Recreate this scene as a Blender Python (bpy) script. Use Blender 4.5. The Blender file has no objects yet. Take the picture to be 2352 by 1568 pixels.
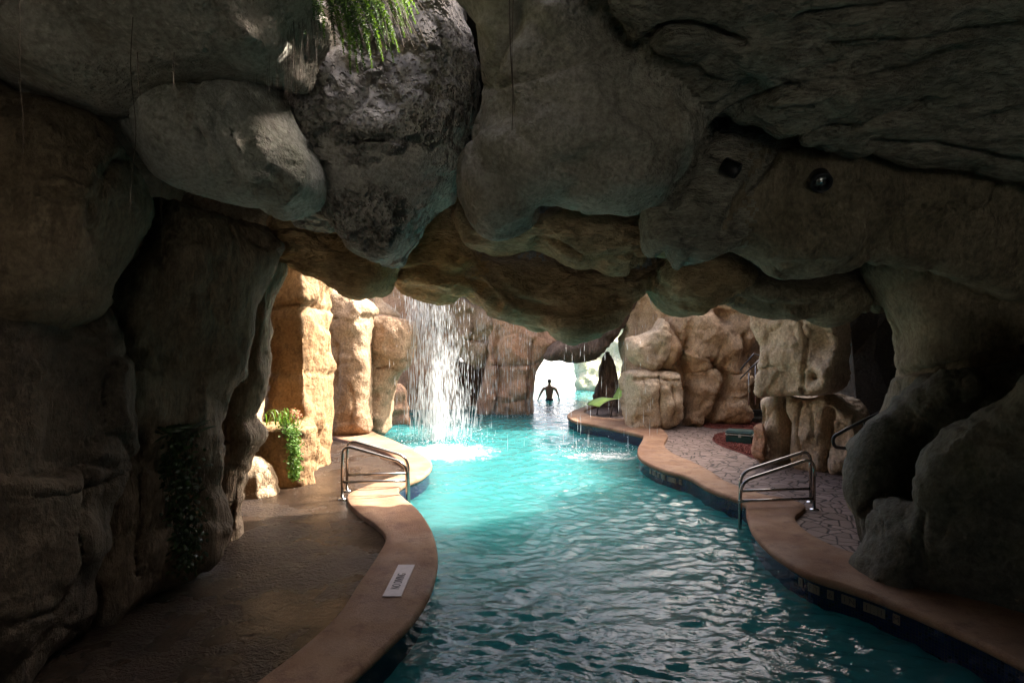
import bpy, bmesh, math, random
import numpy as np
from mathutils import Vector, Matrix, geometry as mgeo

random.seed(7)
rng = np.random.default_rng(11)
SC = bpy.context.scene
COL = SC.collection
F, CX, CY, CH = 1307.0, 1176.0, 784.0, 2.5      # focal length and centre of the survey grid, eye height over the water

# ---------------------------------------------------------------- basics
def P(u, v, d):
    return Vector(((u - CX) / F * d, d, CH - (v - CY) / F * d))

def G(u, v, z=0.3):
    return P(u, v, F * (CH - z) / (v - CY))

def tag(o, label=None, cat=None, group=None, kind=None):
    if label: o['label'] = label
    if cat: o['category'] = cat
    if group: o['group'] = group
    if kind: o['kind'] = kind
    return o

def empty(name, loc=(0, 0, 0)):
    o = bpy.data.objects.new(name, None)
    COL.objects.link(o)
    o.location = loc
    o.empty_display_size = 0.2
    return o

def mesh_obj(name, verts, faces, mat, parent=None, smooth=True, center=False):
    me = bpy.data.meshes.new(name)
    v = np.asarray(verts, dtype=float)
    off = Vector((0, 0, 0))
    if center and parent is None:
        off = Vector(((v[:, 0].min() + v[:, 0].max()) / 2, (v[:, 1].min() + v[:, 1].max()) / 2, v[:, 2].min()))
        v = v - np.array(off)
    me.from_pydata([tuple(p) for p in v], [], [tuple(int(i) for i in f) for f in faces])
    me.update()
    if mat: me.materials.append(mat)
    if smooth:
        me.polygons.foreach_set('use_smooth', [True] * len(me.polygons))
    o = bpy.data.objects.new(name, me)
    COL.objects.link(o)
    if parent is not None:
        o.parent = parent
        o.matrix_parent_inverse = Matrix.Translation(parent.location).inverted()
    o.location = off
    return o

class MB:
    """collects shapes, links them as ONE mesh"""
    def __init__(s): s.v = []; s.f = []
    def add(s, vs, fs):
        b = len(s.v); s.v += [tuple(p) for p in vs]; s.f += [tuple(b + i for i in f) for f in fs]
    def box(s, c, h, M=None):
        vs = []
        for x in (-1, 1):
            for y in (-1, 1):
                for z in (-1, 1):
                    p = Vector((x * h[0], y * h[1], z * h[2]))
                    if M is not None: p = M @ p
                    vs.append(Vector(c) + p)
        s.add(vs, [(0, 1, 3, 2), (4, 6, 7, 5), (0, 4, 5, 1), (2, 3, 7, 6), (0, 2, 6, 4), (1, 5, 7, 3)])
    def tube(s, pts, r, n=10, cap=True, r2=None):
        pts = [Vector(p) for p in pts]
        rings = []
        up = Vector((0, 0, 1))
        prev = None
        for i, p in enumerate(pts):
            t = (pts[min(i + 1, len(pts) - 1)] - pts[max(i - 1, 0)]).normalized()
            if prev is None:
                a = t.cross(up if abs(t.z) < 0.9 else Vector((1, 0, 0))).normalized()
            else:
                a = (prev - t * prev.dot(t)).normalized()
            prev = a
            b = t.cross(a)
            rr = r if r2 is None else r + (r2 - r) * i / (len(pts) - 1)
            rings.append([p + (a * math.cos(2 * math.pi * k / n) + b * math.sin(2 * math.pi * k / n)) * rr for k in range(n)])
        vs = [q for R in rings for q in R]
        fs = []
        for i in range(len(rings) - 1):
            for k in range(n):
                fs.append((i * n + k, i * n + (k + 1) % n, (i + 1) * n + (k + 1) % n, (i + 1) * n + k))
        if cap:
            fs.append(tuple(range(n))[::-1]); fs.append(tuple((len(rings) - 1) * n + k for k in range(n)))
        s.add(vs, fs)
    def lathe(s, c, prof, n=20, M=None):
        vs = []; fs = []
        for (r, z) in prof:
            for k in range(n):
                a = 2 * math.pi * k / n
                p = Vector((r * math.cos(a), r * math.sin(a), z))
                if M is not None: p = M @ p
                vs.append(Vector(c) + p)
        for i in range(len(prof) - 1):
            for k in range(n):
                fs.append((i * n + k, i * n + (k + 1) % n, (i + 1) * n + (k + 1) % n, (i + 1) * n + k))
        s.add(vs, fs)
    def build(s, name, mat, parent=None, smooth=True, center=False):
        return mesh_obj(name, s.v, s.f, mat, parent, smooth, center)

def fillet(pts, r, n=6):
    """round the corners of a polyline"""
    pts = [Vector(p) for p in pts]
    out = [pts[0]]
    for i in range(1, len(pts) - 1):
        a, b, c = pts[i - 1], pts[i], pts[i + 1]
        d1 = (a - b); d2 = (c - b)
        rr = min(r, d1.length * .49, d2.length * .49)
        p0 = b + d1.normalized() * rr; p1 = b + d2.normalized() * rr
        for k in range(n + 1):
            t = k / n
            out.append((1 - t) ** 2 * p0 + 2 * t * (1 - t) * b + t * t * p1)
    out.append(pts[-1])
    return out

# ---------------------------------------------------------------- noise
_perm = np.arange(256); np.random.default_rng(3).shuffle(_perm); _perm = np.concatenate([_perm, _perm, _perm])
_g = np.random.default_rng(4).normal(size=(256, 3)); _g /= np.linalg.norm(_g, axis=1)[:, None]

def perlin(p):
    p = np.asarray(p, float)
    i = np.floor(p).astype(int); f = p - i; i &= 255
    w = f * f * f * (f * (f * 6 - 15) + 10)
    out = 0
    for dx in (0, 1):
        for dy in (0, 1):
            for dz in (0, 1):
                h = _perm[_perm[_perm[(i[:, 0] + dx) & 255] + ((i[:, 1] + dy) & 255)] + ((i[:, 2] + dz) & 255)]
                g = _g[h & 255]
                d = (g[:, 0] * (f[:, 0] - dx) + g[:, 1] * (f[:, 1] - dy) + g[:, 2] * (f[:, 2] - dz))
                ww = (w[:, 0] if dx else 1 - w[:, 0]) * (w[:, 1] if dy else 1 - w[:, 1]) * (w[:, 2] if dz else 1 - w[:, 2])
                out = out + d * ww
    return out

def fbm(p, o=4, gain=.5):
    a = 1; s = 0; p = np.array(p, float)
    for _ in range(o):
        s = s + a * perlin(p); a *= gain; p = p * 2.03 + 17.3
    return s

def ridged(p, o=3):
    a = 1; s = 0; p = np.array(p, float)
    for _ in range(o):
        s = s + a * (1 - 2 * np.abs(perlin(p)) * 1.6); a *= .5; p = p * 2.1 + 9.1
    return s

def worley(p, seed=0):
    """facets: signed height of a random plane per cell, and the gap between the two nearest cells"""
    p = np.asarray(p, float); base = np.floor(p).astype(int)
    f1 = np.full(len(p), 9.); f2 = np.full(len(p), 9.); val = np.zeros(len(p))
    for dx in (-1, 0, 1):
        for dy in (-1, 0, 1):
            for dz in (-1, 0, 1):
                c = base + np.array([dx, dy, dz])
                h = _perm[_perm[_perm[(c[:, 0] + seed) & 255] + (c[:, 1] & 255)] + (c[:, 2] & 255)] & 255
                q = c + .5 + .42 * _g[h]
                d = p - q; L = np.sqrt((d * d).sum(1))
                v = (d * _g[(h * 7 + 13) & 255]).sum(1) + .35 * _g[(h * 3 + 5) & 255, 0]
                near = L < f1
                f2 = np.where(near, f1, np.minimum(f2, L)); val = np.where(near, v, val); f1 = np.where(near, L, f1)
    return val, f2 - f1

def chip(pp, sc, k, crack=.02):
    w = pp * sc + .22 * np.c_[perlin(pp * sc * 1.7 + 3), perlin(pp * sc * 1.7 + 53), perlin(pp * sc * 1.7 + 93)]
    v, g = worley(w)
    m = np.clip(g / .12, 0, 1)
    msk = np.clip(.55 + 1.3 * perlin(pp * .7 + 11), 0, 1)
    return (k * v * (.35 + .65 * m) - crack * (1 - np.clip(g / .07, 0, 1)) ) * msk

def vnormals(v, f):
    n = np.zeros_like(v)
    f = np.asarray(f)
    fn = np.cross(v[f[:, 1]] - v[f[:, 0]], v[f[:, 2]] - v[f[:, 0]])
    for k in range(f.shape[1]): np.add.at(n, f[:, k], fn)
    return n / (np.linalg.norm(n, axis=1)[:, None] + 1e-9)

def crom(pts, closed=True, n=10):
    pts = [np.array(p, float) for p in pts]
    N = len(pts); out = []
    for i in range(N if closed else N - 1):
        if closed: a, b, c, d = pts[i - 1], pts[i], pts[(i + 1) % N], pts[(i + 2) % N]
        else: a, b, c, d = pts[max(i - 1, 0)], pts[i], pts[i + 1], pts[min(i + 2, N - 1)]
        for k in range(n):
            t = k / n
            out.append(.5 * ((2 * b) + (c - a) * t + (2 * a - 5 * b + 4 * c - d) * t * t + (3 * b - a - 3 * c + d) * t ** 3))
    if not closed: out.append(pts[-1])
    return np.array(out)

def resample(pl, step, closed=True):
    q = np.vstack([pl, pl[:1]]) if closed else pl
    L = np.concatenate([[0], np.cumsum(np.linalg.norm(np.diff(q, axis=0), axis=1))])
    n = max(8, int(L[-1] / step))
    t = np.linspace(0, L[-1], n + 1)[:-1] if closed else np.linspace(0, L[-1], n + 1)
    return np.stack([np.interp(t, L, q[:, k]) for k in range(q.shape[1])], 1)

def segdist(p, a, b):
    """distance of points p (n,2) to segments a->b (m,2), minimum over m"""
    best = np.full(len(p), 1e9)
    for i in range(len(a)):
        d = b[i] - a[i]; L = (d * d).sum() + 1e-12
        t = np.clip(((p - a[i]) @ d) / L, 0, 1)
        q = p - a[i] - t[:, None] * d
        best = np.minimum(best, (q * q).sum(1))
    return np.sqrt(best)

# ---------------------------------------------------------------- materials
def newmat(name):
    m = bpy.data.materials.new(name); m.use_nodes = True
    nt = m.node_tree
    for n in list(nt.nodes): nt.nodes.remove(n)
    out = nt.nodes.new('ShaderNodeOutputMaterial')
    return m, nt, out

def N(nt, typ, **kw):
    n = nt.nodes.new(typ)
    for k, v in kw.items():
        if k.startswith('_'): setattr(n, k[1:], v)
        else:
            key = k.replace('__', ' ')
            n.inputs[key].default_value = v
    return n

def mixc(nt, fac, a, b, mode='MIX'):
    n = nt.nodes.new('ShaderNodeMix'); n.data_type = 'RGBA'; n.blend_type = mode
    L = nt.links
    for s, val in ((n.inputs[0], fac), (n.inputs[6], a), (n.inputs[7], b)):
        if isinstance(val, bpy.types.NodeSocket): L.new(val, s)
        else: s.default_value = val if not isinstance(val, tuple) else (*val[:3], 1)
    return n.outputs[2]

def ramp(nt, sock, a, b, lo=0., hi=1.):
    n = nt.nodes.new('ShaderNodeMapRange')
    n.interpolation_type = 'SMOOTHSTEP'
    nt.links.new(sock, n.inputs[0])
    n.inputs[1].default_value = a; n.inputs[2].default_value = b
    n.inputs[3].default_value = lo; n.inputs[4].default_value = hi
    return n.outputs[0]

def math_(nt, op, a, b=None):
    n = nt.nodes.new('ShaderNodeMath'); n.operation = op
    for s, val in ((n.inputs[0], a), (n.inputs[1], b)):
        if val is None: continue
        if isinstance(val, bpy.types.NodeSocket): nt.links.new(val, s)
        else: s.default_value = val
    return n.outputs[0]

def noise(nt, vec, scale, detail=4, rough=.55, dist=0.):
    n = N(nt, 'ShaderNodeTexNoise', Scale=scale, Detail=detail, Roughness=rough, Distortion=dist)
    nt.links.new(vec, n.inputs['Vector'])
    return n.outputs['Fac']

def coords(nt, scale=(1, 1, 1), rot=(0, 0, 0), loc=(0, 0, 0)):
    g = nt.nodes.new('ShaderNodeNewGeometry')
    m = N(nt, 'ShaderNodeMapping', Scale=scale, Rotation=rot, Location=loc)
    nt.links.new(g.outputs['Position'], m.inputs['Vector'])
    return m.outputs['Vector']

def simple(name, col, rough=.5, metal=0., spec=.5, var=.0, bump=0., bscale=40.):
    m, nt, out = newmat(name)
    b = N(nt, 'ShaderNodeBsdfPrincipled', Roughness=rough, Metallic=metal)
    b.inputs['Specular IOR Level'].default_value = spec
    b.inputs['Base Color'].default_value = (*col, 1)
    vec = coords(nt)
    if var:
        f = noise(nt, vec, bscale, 5)
        c = mixc(nt, ramp(nt, f, .3, .7), tuple(x * (1 - var) for x in col), tuple(min(1, x * (1 + var)) for x in col))
        nt.links.new(c, b.inputs['Base Color'])
    if bump:
        bp = N(nt, 'ShaderNodeBump', Strength=bump, Distance=.01)
        nt.links.new(noise(nt, vec, bscale * 2, 5), bp.inputs['Height'])
        nt.links.new(bp.outputs[0], b.inputs['Normal'])
    nt.links.new(b.outputs[0], out.inputs[0])
    return m

def rockmat(name, c1, c2, c3, s1=1.1, stretch=(1, 1, 1), rot=(0, 0, 0), pits=.0, fib=0., rough=.75, bump=1., stain=.6, cs=(.35, .65), wet=0., spec=.35, veg=0.):
    m, nt, out = newmat(name)
    L = nt.links
    b = N(nt, 'ShaderNodeBsdfPrincipled', Roughness=rough)
    b.inputs['Specular IOR Level'].default_value = spec
    v = coords(nt)
    vs = coords(nt, scale=stretch, rot=rot)
    vz = coords(nt, scale=(1, 1, .25))
    n1 = noise(nt, v, s1, 7, .62)
    col = mixc(nt, ramp(nt, n1, *cs), c1, c2)
    n2 = noise(nt, vz, 2.6, 7, .65)
    col = mixc(nt, ramp(nt, n2, .5, .72, 0, stain), col, c3)
    nb = noise(nt, v, 3.7, 6, .65)
    col = mixc(nt, ramp(nt, nb, .5, .75, 0, .45), col, tuple(x * .62 for x in c1))
    if veg:
        nv = noise(nt, v, 1.9, 6, .65)
        col = mixc(nt, ramp(nt, nv, .55, .7, 0, veg), col, (.06, .075, .02))
    n3 = noise(nt, vs, 26, 5, .7)
    col = mixc(nt, 1., col, mixc(nt, ramp(nt, n3, .25, .75), (.62, .6, .58), (1.25, 1.25, 1.25)), 'MULTIPLY')
    # height
    h = math_(nt, 'MULTIPLY', noise(nt, vs, 3.2, 9, .6), 1.5)
    h = math_(nt, 'ADD', h, math_(nt, 'MULTIPLY', noise(nt, v, 11, 7, .68), .5))
    h = math_(nt, 'ADD', h, math_(nt, 'MULTIPLY', noise(nt, v, 70, 3, .65), .09))
    if fib:
        vf = coords(nt, scale=(stretch[0] * 2.2, stretch[1] * 2.2, stretch[2] * .8), rot=rot)
        nf = noise(nt, vf, 5.5, 6, .62)
        h = math_(nt, 'ADD', h, math_(nt, 'MULTIPLY', ramp(nt, nf, .36, .56), fib * .8))
        col = mixc(nt, ramp(nt, nf, .34, .46, .5, 0), col, tuple(x * .4 for x in c1))
    if pits:
        vo = N(nt, 'ShaderNodeTexVoronoi', Scale=13.); vo.feature = 'F1'
        wv = N(nt, 'ShaderNodeVectorMath'); wv.operation = 'ADD'
        nz = N(nt, 'ShaderNodeTexNoise', Scale=6., Detail=3.)
        L.new(v, nz.inputs['Vector'])
        sc = N(nt, 'ShaderNodeVectorMath'); sc.operation = 'SCALE'; sc.inputs['Scale'].default_value = .05
        L.new(nz.outputs['Color'], sc.inputs[0]); L.new(v, wv.inputs[0]); L.new(sc.outputs[0], wv.inputs[1])
        L.new(wv.outputs[0], vo.inputs['Vector'])
        vo2 = N(nt, 'ShaderNodeTexVoronoi', Scale=31.); L.new(wv.outputs[0], vo2.inputs['Vector'])
        zone = ramp(nt, noise(nt, v, 1.7, 3), .4, .58)
        p1 = math_(nt, 'MULTIPLY', ramp(nt, vo.outputs['Distance'], .18, .36), 1.)
        p2 = math_(nt, 'MULTIPLY', ramp(nt, vo2.outputs['Distance'], .2, .42), .5)
        h = math_(nt, 'ADD', h, math_(nt, 'MULTIPLY', math_(nt, 'MULTIPLY', math_(nt, 'ADD', p1, p2), zone), pits))
    bp = N(nt, 'ShaderNodeBump', Strength=min(1, .8 * bump), Distance=.085 * bump)
    L.new(h, bp.inputs['Height']); L.new(bp.outputs[0], b.inputs['Normal'])
    L.new(col, b.inputs['Base Color'])
    if wet:
        L.new(ramp(nt, noise(nt, v, 1.5, 4), .4, .6, rough, rough - wet), b.inputs['Roughness'])
    L.new(b.outputs[0], out.inputs[0])
    return m

M = {}
M['ceil'] = rockmat('ceiling_rock', (.33, .31, .255), (.45, .415, .35), (.15, .12, .075), pits=.35, stain=.5, veg=.25)
M['ceil_pit'] = rockmat('skylit_pitted_rock', (.50, .455, .40), (.64, .585, .52), (.24, .20, .15), pits=2.6, stain=.4, bump=1.2)  # pale tone carries part of the light from the shaft above
M['ceil_egg'] = rockmat('grey_rock', (.33, .33, .28), (.44, .43, .38), (.19, .13, .06), stain=.75, veg=.35, pits=.2)
M['ceil_strata'] = rockmat('layered_rock', (.27, .255, .20), (.37, .34, .275), (.13, .11, .065), stretch=(.5, 1, 2.6), rot=(0, .25, 0), fib=.7, stain=.5, veg=.2)
M['under'] = rockmat('streaked_rock', (.43, .285, .145), (.53, .39, .24), (.14, .08, .04), stretch=(.45, .8, 2.2), rot=(0, .35, 0), fib=.9, stain=.6)  # brown warmed: bounce light from below partly put into the colour
M['under_bounce'] = rockmat('bounce_tinted_rock', (.54, .325, .13), (.64, .44, .225), (.2, .10, .04), stretch=(.45, .8, 2.2), rot=(0, -.4, 0), fib=1., stain=.6)  # golden bounce off the sunlit ground put into the colour
M['wall'] = rockmat('brown_wall_rock', (.135, .095, .055), (.20, .15, .095), (.05, .032, .02), stretch=(1, 1, .8), stain=.6, fib=.25)
M['wall_fib'] = rockmat('fibrous_wall_rock', (.165, .117, .072), (.245, .185, .125), (.05, .034, .022), stretch=(1.25, 1.25, .6), fib=.45, stain=.55)
M['rgt'] = rockmat('olive_wall_rock', (.20, .165, .11), (.285, .24, .165), (.085, .055, .03), stain=.5, veg=.2, fib=.25, stretch=(1, 1, .7))
M['rgt_shaded'] = rockmat('shaded_olive_rock', (.075, .075, .055), (.115, .108, .08), (.04, .034, .022), stain=.5, veg=.3, stretch=(1, 1, .7))  # darker copy of the olive; dimness of the right corner as colour
M['wall_shaded'] = rockmat('shaded_brown_rock', (.065, .048, .032), (.10, .077, .053), (.025, .019, .013), stretch=(1, 1, .8), stain=.6, fib=.25)  # darker copy of the wall brown; shade of the left corner painted in
M['jamb'] = rockmat('rim_lit_fibrous_rock', (.46, .35, .245), (.56, .45, .33), (.13, .09, .06), stretch=(1.8, 1.8, .45), fib=1.0, stain=.6)  # pale because court light on the wall's rim is put into the colour
M['tan'] = rockmat('tan_rock', (.29, .185, .105), (.37, .255, .16), (.15, .085, .04), s1=.9, stretch=(1, 1, .8), stain=.45, fib=.12, pits=.15)
M['tan2'] = rockmat('pale_tan_rock', (.45, .325, .205), (.53, .405, .28), (.22, .135, .08), s1=1.2, stretch=(1, 1, .8), stain=.5, fib=.12)
M['tan_lifted'] = rockmat('lifted_tan_rock', (.44, .28, .155), (.54, .375, .235), (.22, .12, .06), s1=.9, stretch=(1, 1, .8), stain=.6, fib=.12, pits=.15)  # tan brightened and warmed to offset the shade on the rock mass
M['r2'] = rockmat('court_lit_tan_rock', (.56, .425, .285), (.64, .51, .37), (.30, .19, .11), s1=1.2, stretch=(1, 1, .8), stain=.5, fib=.12)  # own paler tan: light from the open court put into the colour
M['pink'] = rockmat('rosy_rock', (.42, .225, .13), (.50, .31, .195), (.15, .075, .045), s1=.8, stretch=(1, 1, .8), stain=.7, fib=.12)
M['ochre'] = rockmat('ochre_rock', (.24, .135, .058), (.33, .205, .10), (.13, .07, .03), s1=1.2, stain=.5, fib=.12)
M['green'] = rockmat('sunlit_mossy_rock', (.60, .66, .42), (.78, .80, .62), (.22, .27, .12), s1=.8, stain=.5)  # sunlight on the far bank put into this pale green
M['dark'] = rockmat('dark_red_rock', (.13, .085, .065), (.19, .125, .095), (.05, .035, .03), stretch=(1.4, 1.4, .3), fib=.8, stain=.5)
M['shell'] = rockmat('hill_rock', (.05, .043, .032), (.075, .063, .045), (.02, .016, .012))  # near black, so side cavern and stair gap look shaded by colour

# ---------------------------------------------------------------- rock builders
def carve(uv, cracks):
    out = np.zeros(len(uv))
    for (pl, w, dep) in cracks:
        a = np.array(pl, float)
        if len(a) > 2: a = crom(a, False, 5)
        d = segdist(uv, a[:-1], a[1:])
        out -= dep * np.exp(-(d / w) ** 2)
    return out

def rock(name, label, cat, pts, D, mat, tilt=(0, 0), front=.6, back=.8, R=.5, step=.033, bumps=(), cracks=(), amp=.05, sc=1.3, fine=.012, crease=.03, facet=.10, facet_s=1.15, strat=0., strat_s=(.6, .6, 4.), group=None, seed=0., lean=None, p=2.):
    """an outline at distance D, swelling `front` metres towards the viewer's side and `back` metres behind it"""
    uc = sum(q[0] for q in pts) / len(pts); vc = sum(q[1] for q in pts) / len(pts)
    k = D / F
    pl = crom([((q[0] - uc) * k, -(q[1] - vc) * k) for q in pts])
    bd = resample(pl, step)
    # wobble of the outline
    nb = fbm(np.c_[bd * 1.7, np.full(len(bd), seed + D)], 4)
    tang = np.roll(bd, -1, 0) - np.roll(bd, 1, 0); tang /= np.linalg.norm(tang, axis=1)[:, None] + 1e-9
    nrm = np.c_[tang[:, 1], -tang[:, 0]]
    bd = bd + nrm * (nb * amp * .35)[:, None]
    area = .5 * np.sum(bd[:, 0] * np.roll(bd[:, 1], -1) - np.roll(bd[:, 0], -1) * bd[:, 1])
    inw = -nrm if area > 0 else nrm
    mn, mx = bd.min(0), bd.max(0)
    nx = int((mx[0] - mn[0]) / step) + 1; ny = int((mx[1] - mn[1]) / (step * .866)) + 1
    gx, gy = np.meshgrid(np.arange(nx), np.arange(ny))
    gp = np.c_[(mn[0] + (gx + .5 * (gy % 2)) * step).ravel(), (mn[1] + gy * step * .866).ravel()]
    gp += rng.normal(0, step * .08, gp.shape)
    # inside test
    x, y = gp[:, 0], gp[:, 1]; ins = np.zeros(len(gp), bool)
    a, b = bd, np.roll(bd, -1, 0)
    for i in range(len(a)):
        c = (a[i, 1] > y) != (b[i, 1] > y)
        ins ^= c & (x < (b[i, 0] - a[i, 0]) * (y - a[i, 1]) / (b[i, 1] - a[i, 1] + 1e-12) + a[i, 0])
    gp = gp[ins]
    e = segdist(gp, a, b)
    gp = gp[e > step * .75]
    rings = [bd + inw * step * q for q in (.1, .4)]
    pts2 = np.vstack([bd] + rings + [gp])
    nb_ = len(bd)
    edges = [(i, (i + 1) % nb_) for i in range(nb_)]
    r = mgeo.delaunay_2d_cdt([Vector(q) for q in pts2], edges, [], 1, 1e-5)
    V2 = np.array([tuple(q) for q in r[0]]); T = np.array([f for f in r[2] if len(f) == 3])
    e = segdist(V2, a, b)
    isb = e < 1e-4
    uu = V2[:, 0] / k + uc; vv = -V2[:, 1] / k + vc
    dd = D + tilt[0] * (uu - uc) / 1000 + tilt[1] * (vv - vc) / 1000
    base = np.c_[(uu - CX) / F * dd, dd, CH - (vv - CY) / F * dd]
    if lean is None:
        e1 = P(uc + 50, vc, D + tilt[0] * .05) - P(uc - 50, vc, D - tilt[0] * .05)
        e2 = P(uc, vc + 50, D + tilt[1] * .05) - P(uc, vc - 50, D - tilt[1] * .05)
        n = e1.cross(e2).normalized()
        if n.y > 0: n = -n
    else: n = Vector(lean).normalized()
    n = np.array(n)
    t = np.clip(e / R, 0, 1)
    prof = (1 - (1 - t) ** p) ** (1 / p)
    hf = front * prof
    uv = np.c_[uu, vv]
    for (bu, bv, br, ba) in bumps:
        hf = hf + ba * np.exp(-((uu - bu) ** 2 + (vv - bv) ** 2) / (2 * br * br)) * np.minimum(1, prof * 1.5)
    hf = hf + carve(uv, cracks) * np.minimum(1, t * 4)
    fr = base + n * hf[:, None]
    bk = base - n * (back * prof)[:, None]
    # weld: boundary verts shared
    nV = len(V2)
    idx = np.arange(nV); bidx = np.where(isb, idx, 0)
    inner = np.where(~isb)[0]
    remap = idx.copy(); remap[inner] = nV + np.arange(len(inner))
    allv = np.vstack([fr, bk[inner]])
    # orientation of the triangles: front must face n
    q = np.cross(fr[T[:, 1]] - fr[T[:, 0]], fr[T[:, 2]] - fr[T[:, 0]]) @ n
    Tf = T.copy(); flip = q.sum() < 0
    if flip: Tf = Tf[:, ::-1]
    Tb = remap[Tf][:, ::-1]
    faces = np.vstack([Tf, Tb])
    vn = vnormals(allv, faces)
    pp = allv + seed
    dsp = amp * fbm(pp * sc, 4, .5) * 1.6 + fine * fbm(pp * 7., 3)
    if crease:
        q_ = pp * 1.05 + .25 * np.c_[perlin(pp * 2.3), perlin(pp * 2.3 + 50), perlin(pp * 2.3 + 90)]
        dsp = dsp - crease * np.exp(-(perlin(q_) / .035) ** 2) * np.clip(.5 + 1.6 * perlin(pp * .8 + 31), 0, 1.2)
        dsp = dsp - crease * .6 * np.exp(-(perlin(q_ * 1.9 + 40) / .05) ** 2) * np.clip(1.8 * perlin(pp * .9 + 71), 0, 1.2)
    if facet:
        dsp = dsp + chip(pp * np.array([1, 1, 1.25]), facet_s, facet, crack=.035) + chip(pp + 7, facet_s * 2.6, facet * .22, crack=.012)
    if strat:
        dsp = dsp + strat * ridged(pp * np.array(strat_s), 3)
    w = np.ones(len(allv)); w[:nV][isb] = .35
    allv = allv + vn * (dsp * w)[:, None]
    o = mesh_obj(name, allv, faces, mat, center=True)
    tag(o, label, cat, group)
    return o

def column(name, label, cat, foot, z0, z1, mat, prof=((0, 1, 0, 0), (1, 1, 0, 0)), step=.06, amp=.07, sc=1.2, flute=.05, fs=2.2, rings=(), fine=.015, group=None, seed=0., top=.35, grooves=(), facet=.11, facet_s=1.0):
    """a free-standing rock: plan outline foot [(x,y)..] lofted from z0 to z1; prof = (t, scale, dx, dy)"""
    c = np.mean(np.array(foot, float), 0)
    pl = resample(crom(foot), step); n = len(pl)
    nz = max(6, int((z1 - z0) / step))
    tz = np.linspace(0, 1, nz + 1)
    pr = np.array(prof, float)
    vs = []
    def ring(z, s, dx, dy):
        return np.c_[(pl - c) * s + c + np.array([dx, dy]), np.full(n, z)]
    for t in tz:
        s = np.interp(t, pr[:, 0], pr[:, 1]); dx = np.interp(t, pr[:, 0], pr[:, 2]); dy = np.interp(t, pr[:, 0], pr[:, 3])
        vs.append(ring(z0 + t * (z1 - z0), s, dx, dy))
    s0, dx0, dy0 = pr[-1, 1:]
    K = 9
    for j in range(1, K):
        a = j / K * math.pi / 2
        vs.append(ring(z1 + top * math.sin(a), s0 * math.cos(a), dx0, dy0))
    V = np.vstack(vs + [np.array([[c[0] + dx0, c[1] + dy0, z1 + top]])])
    nr = len(vs)
    tri = []
    for i in range(nr - 1):
        for k2 in range(n):
            a_, b_, c_, d_ = i * n + k2, i * n + (k2 + 1) % n, (i + 1) * n + (k2 + 1) % n, (i + 1) * n + k2
            tri.append((a_, b_, c_)); tri.append((a_, c_, d_))
    for k2 in range(n): tri.append(((nr - 1) * n + k2, (nr - 1) * n + (k2 + 1) % n, len(V) - 1))
    tri = np.array(tri)
    ar = np.sum(pl[:, 0] * np.roll(pl[:, 1], -1) - np.roll(pl[:, 0], -1) * pl[:, 1])
    if ar < 0: tri = tri[:, ::-1]
    vn = vnormals(V, tri)
    pp = V + seed
    d = amp * fbm(pp * sc, 4) * 1.7 + flute * ridged(pp * np.array([fs, fs, .45]), 3) + fine * fbm(pp * 7, 3)
    if facet:
        d = d + chip(pp * np.array([1, 1, .7]), facet_s, facet, crack=.04) + chip(pp + 7, facet_s * 2.4, facet * .3, crack=.02)
    q_ = pp * .8 + .25 * np.c_[perlin(pp * 2.), perlin(pp * 2. + 50), perlin(pp * 2. + 90)]
    d = d - .045 * np.exp(-(perlin(q_) / .04) ** 2) * np.clip(.4 + 1.6 * perlin(pp * .7 + 31), 0, 1.2)
    for (z, w, dep) in rings:
        zz = V[:, 2] + .12 * perlin(pp * 1.3)
        d = d - dep * np.exp(-((zz - z) / w) ** 2)
    for (x, w, dep) in grooves:
        xx = V[:, 0] + .15 * perlin(pp * 1.1)
        d = d - dep * np.exp(-((xx - x) / w) ** 2)
    V = V + vn * d[:, None]
    o = mesh_obj(name, V, tri, mat, center=True)
    tag(o, label, cat, group)
    return o


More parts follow.
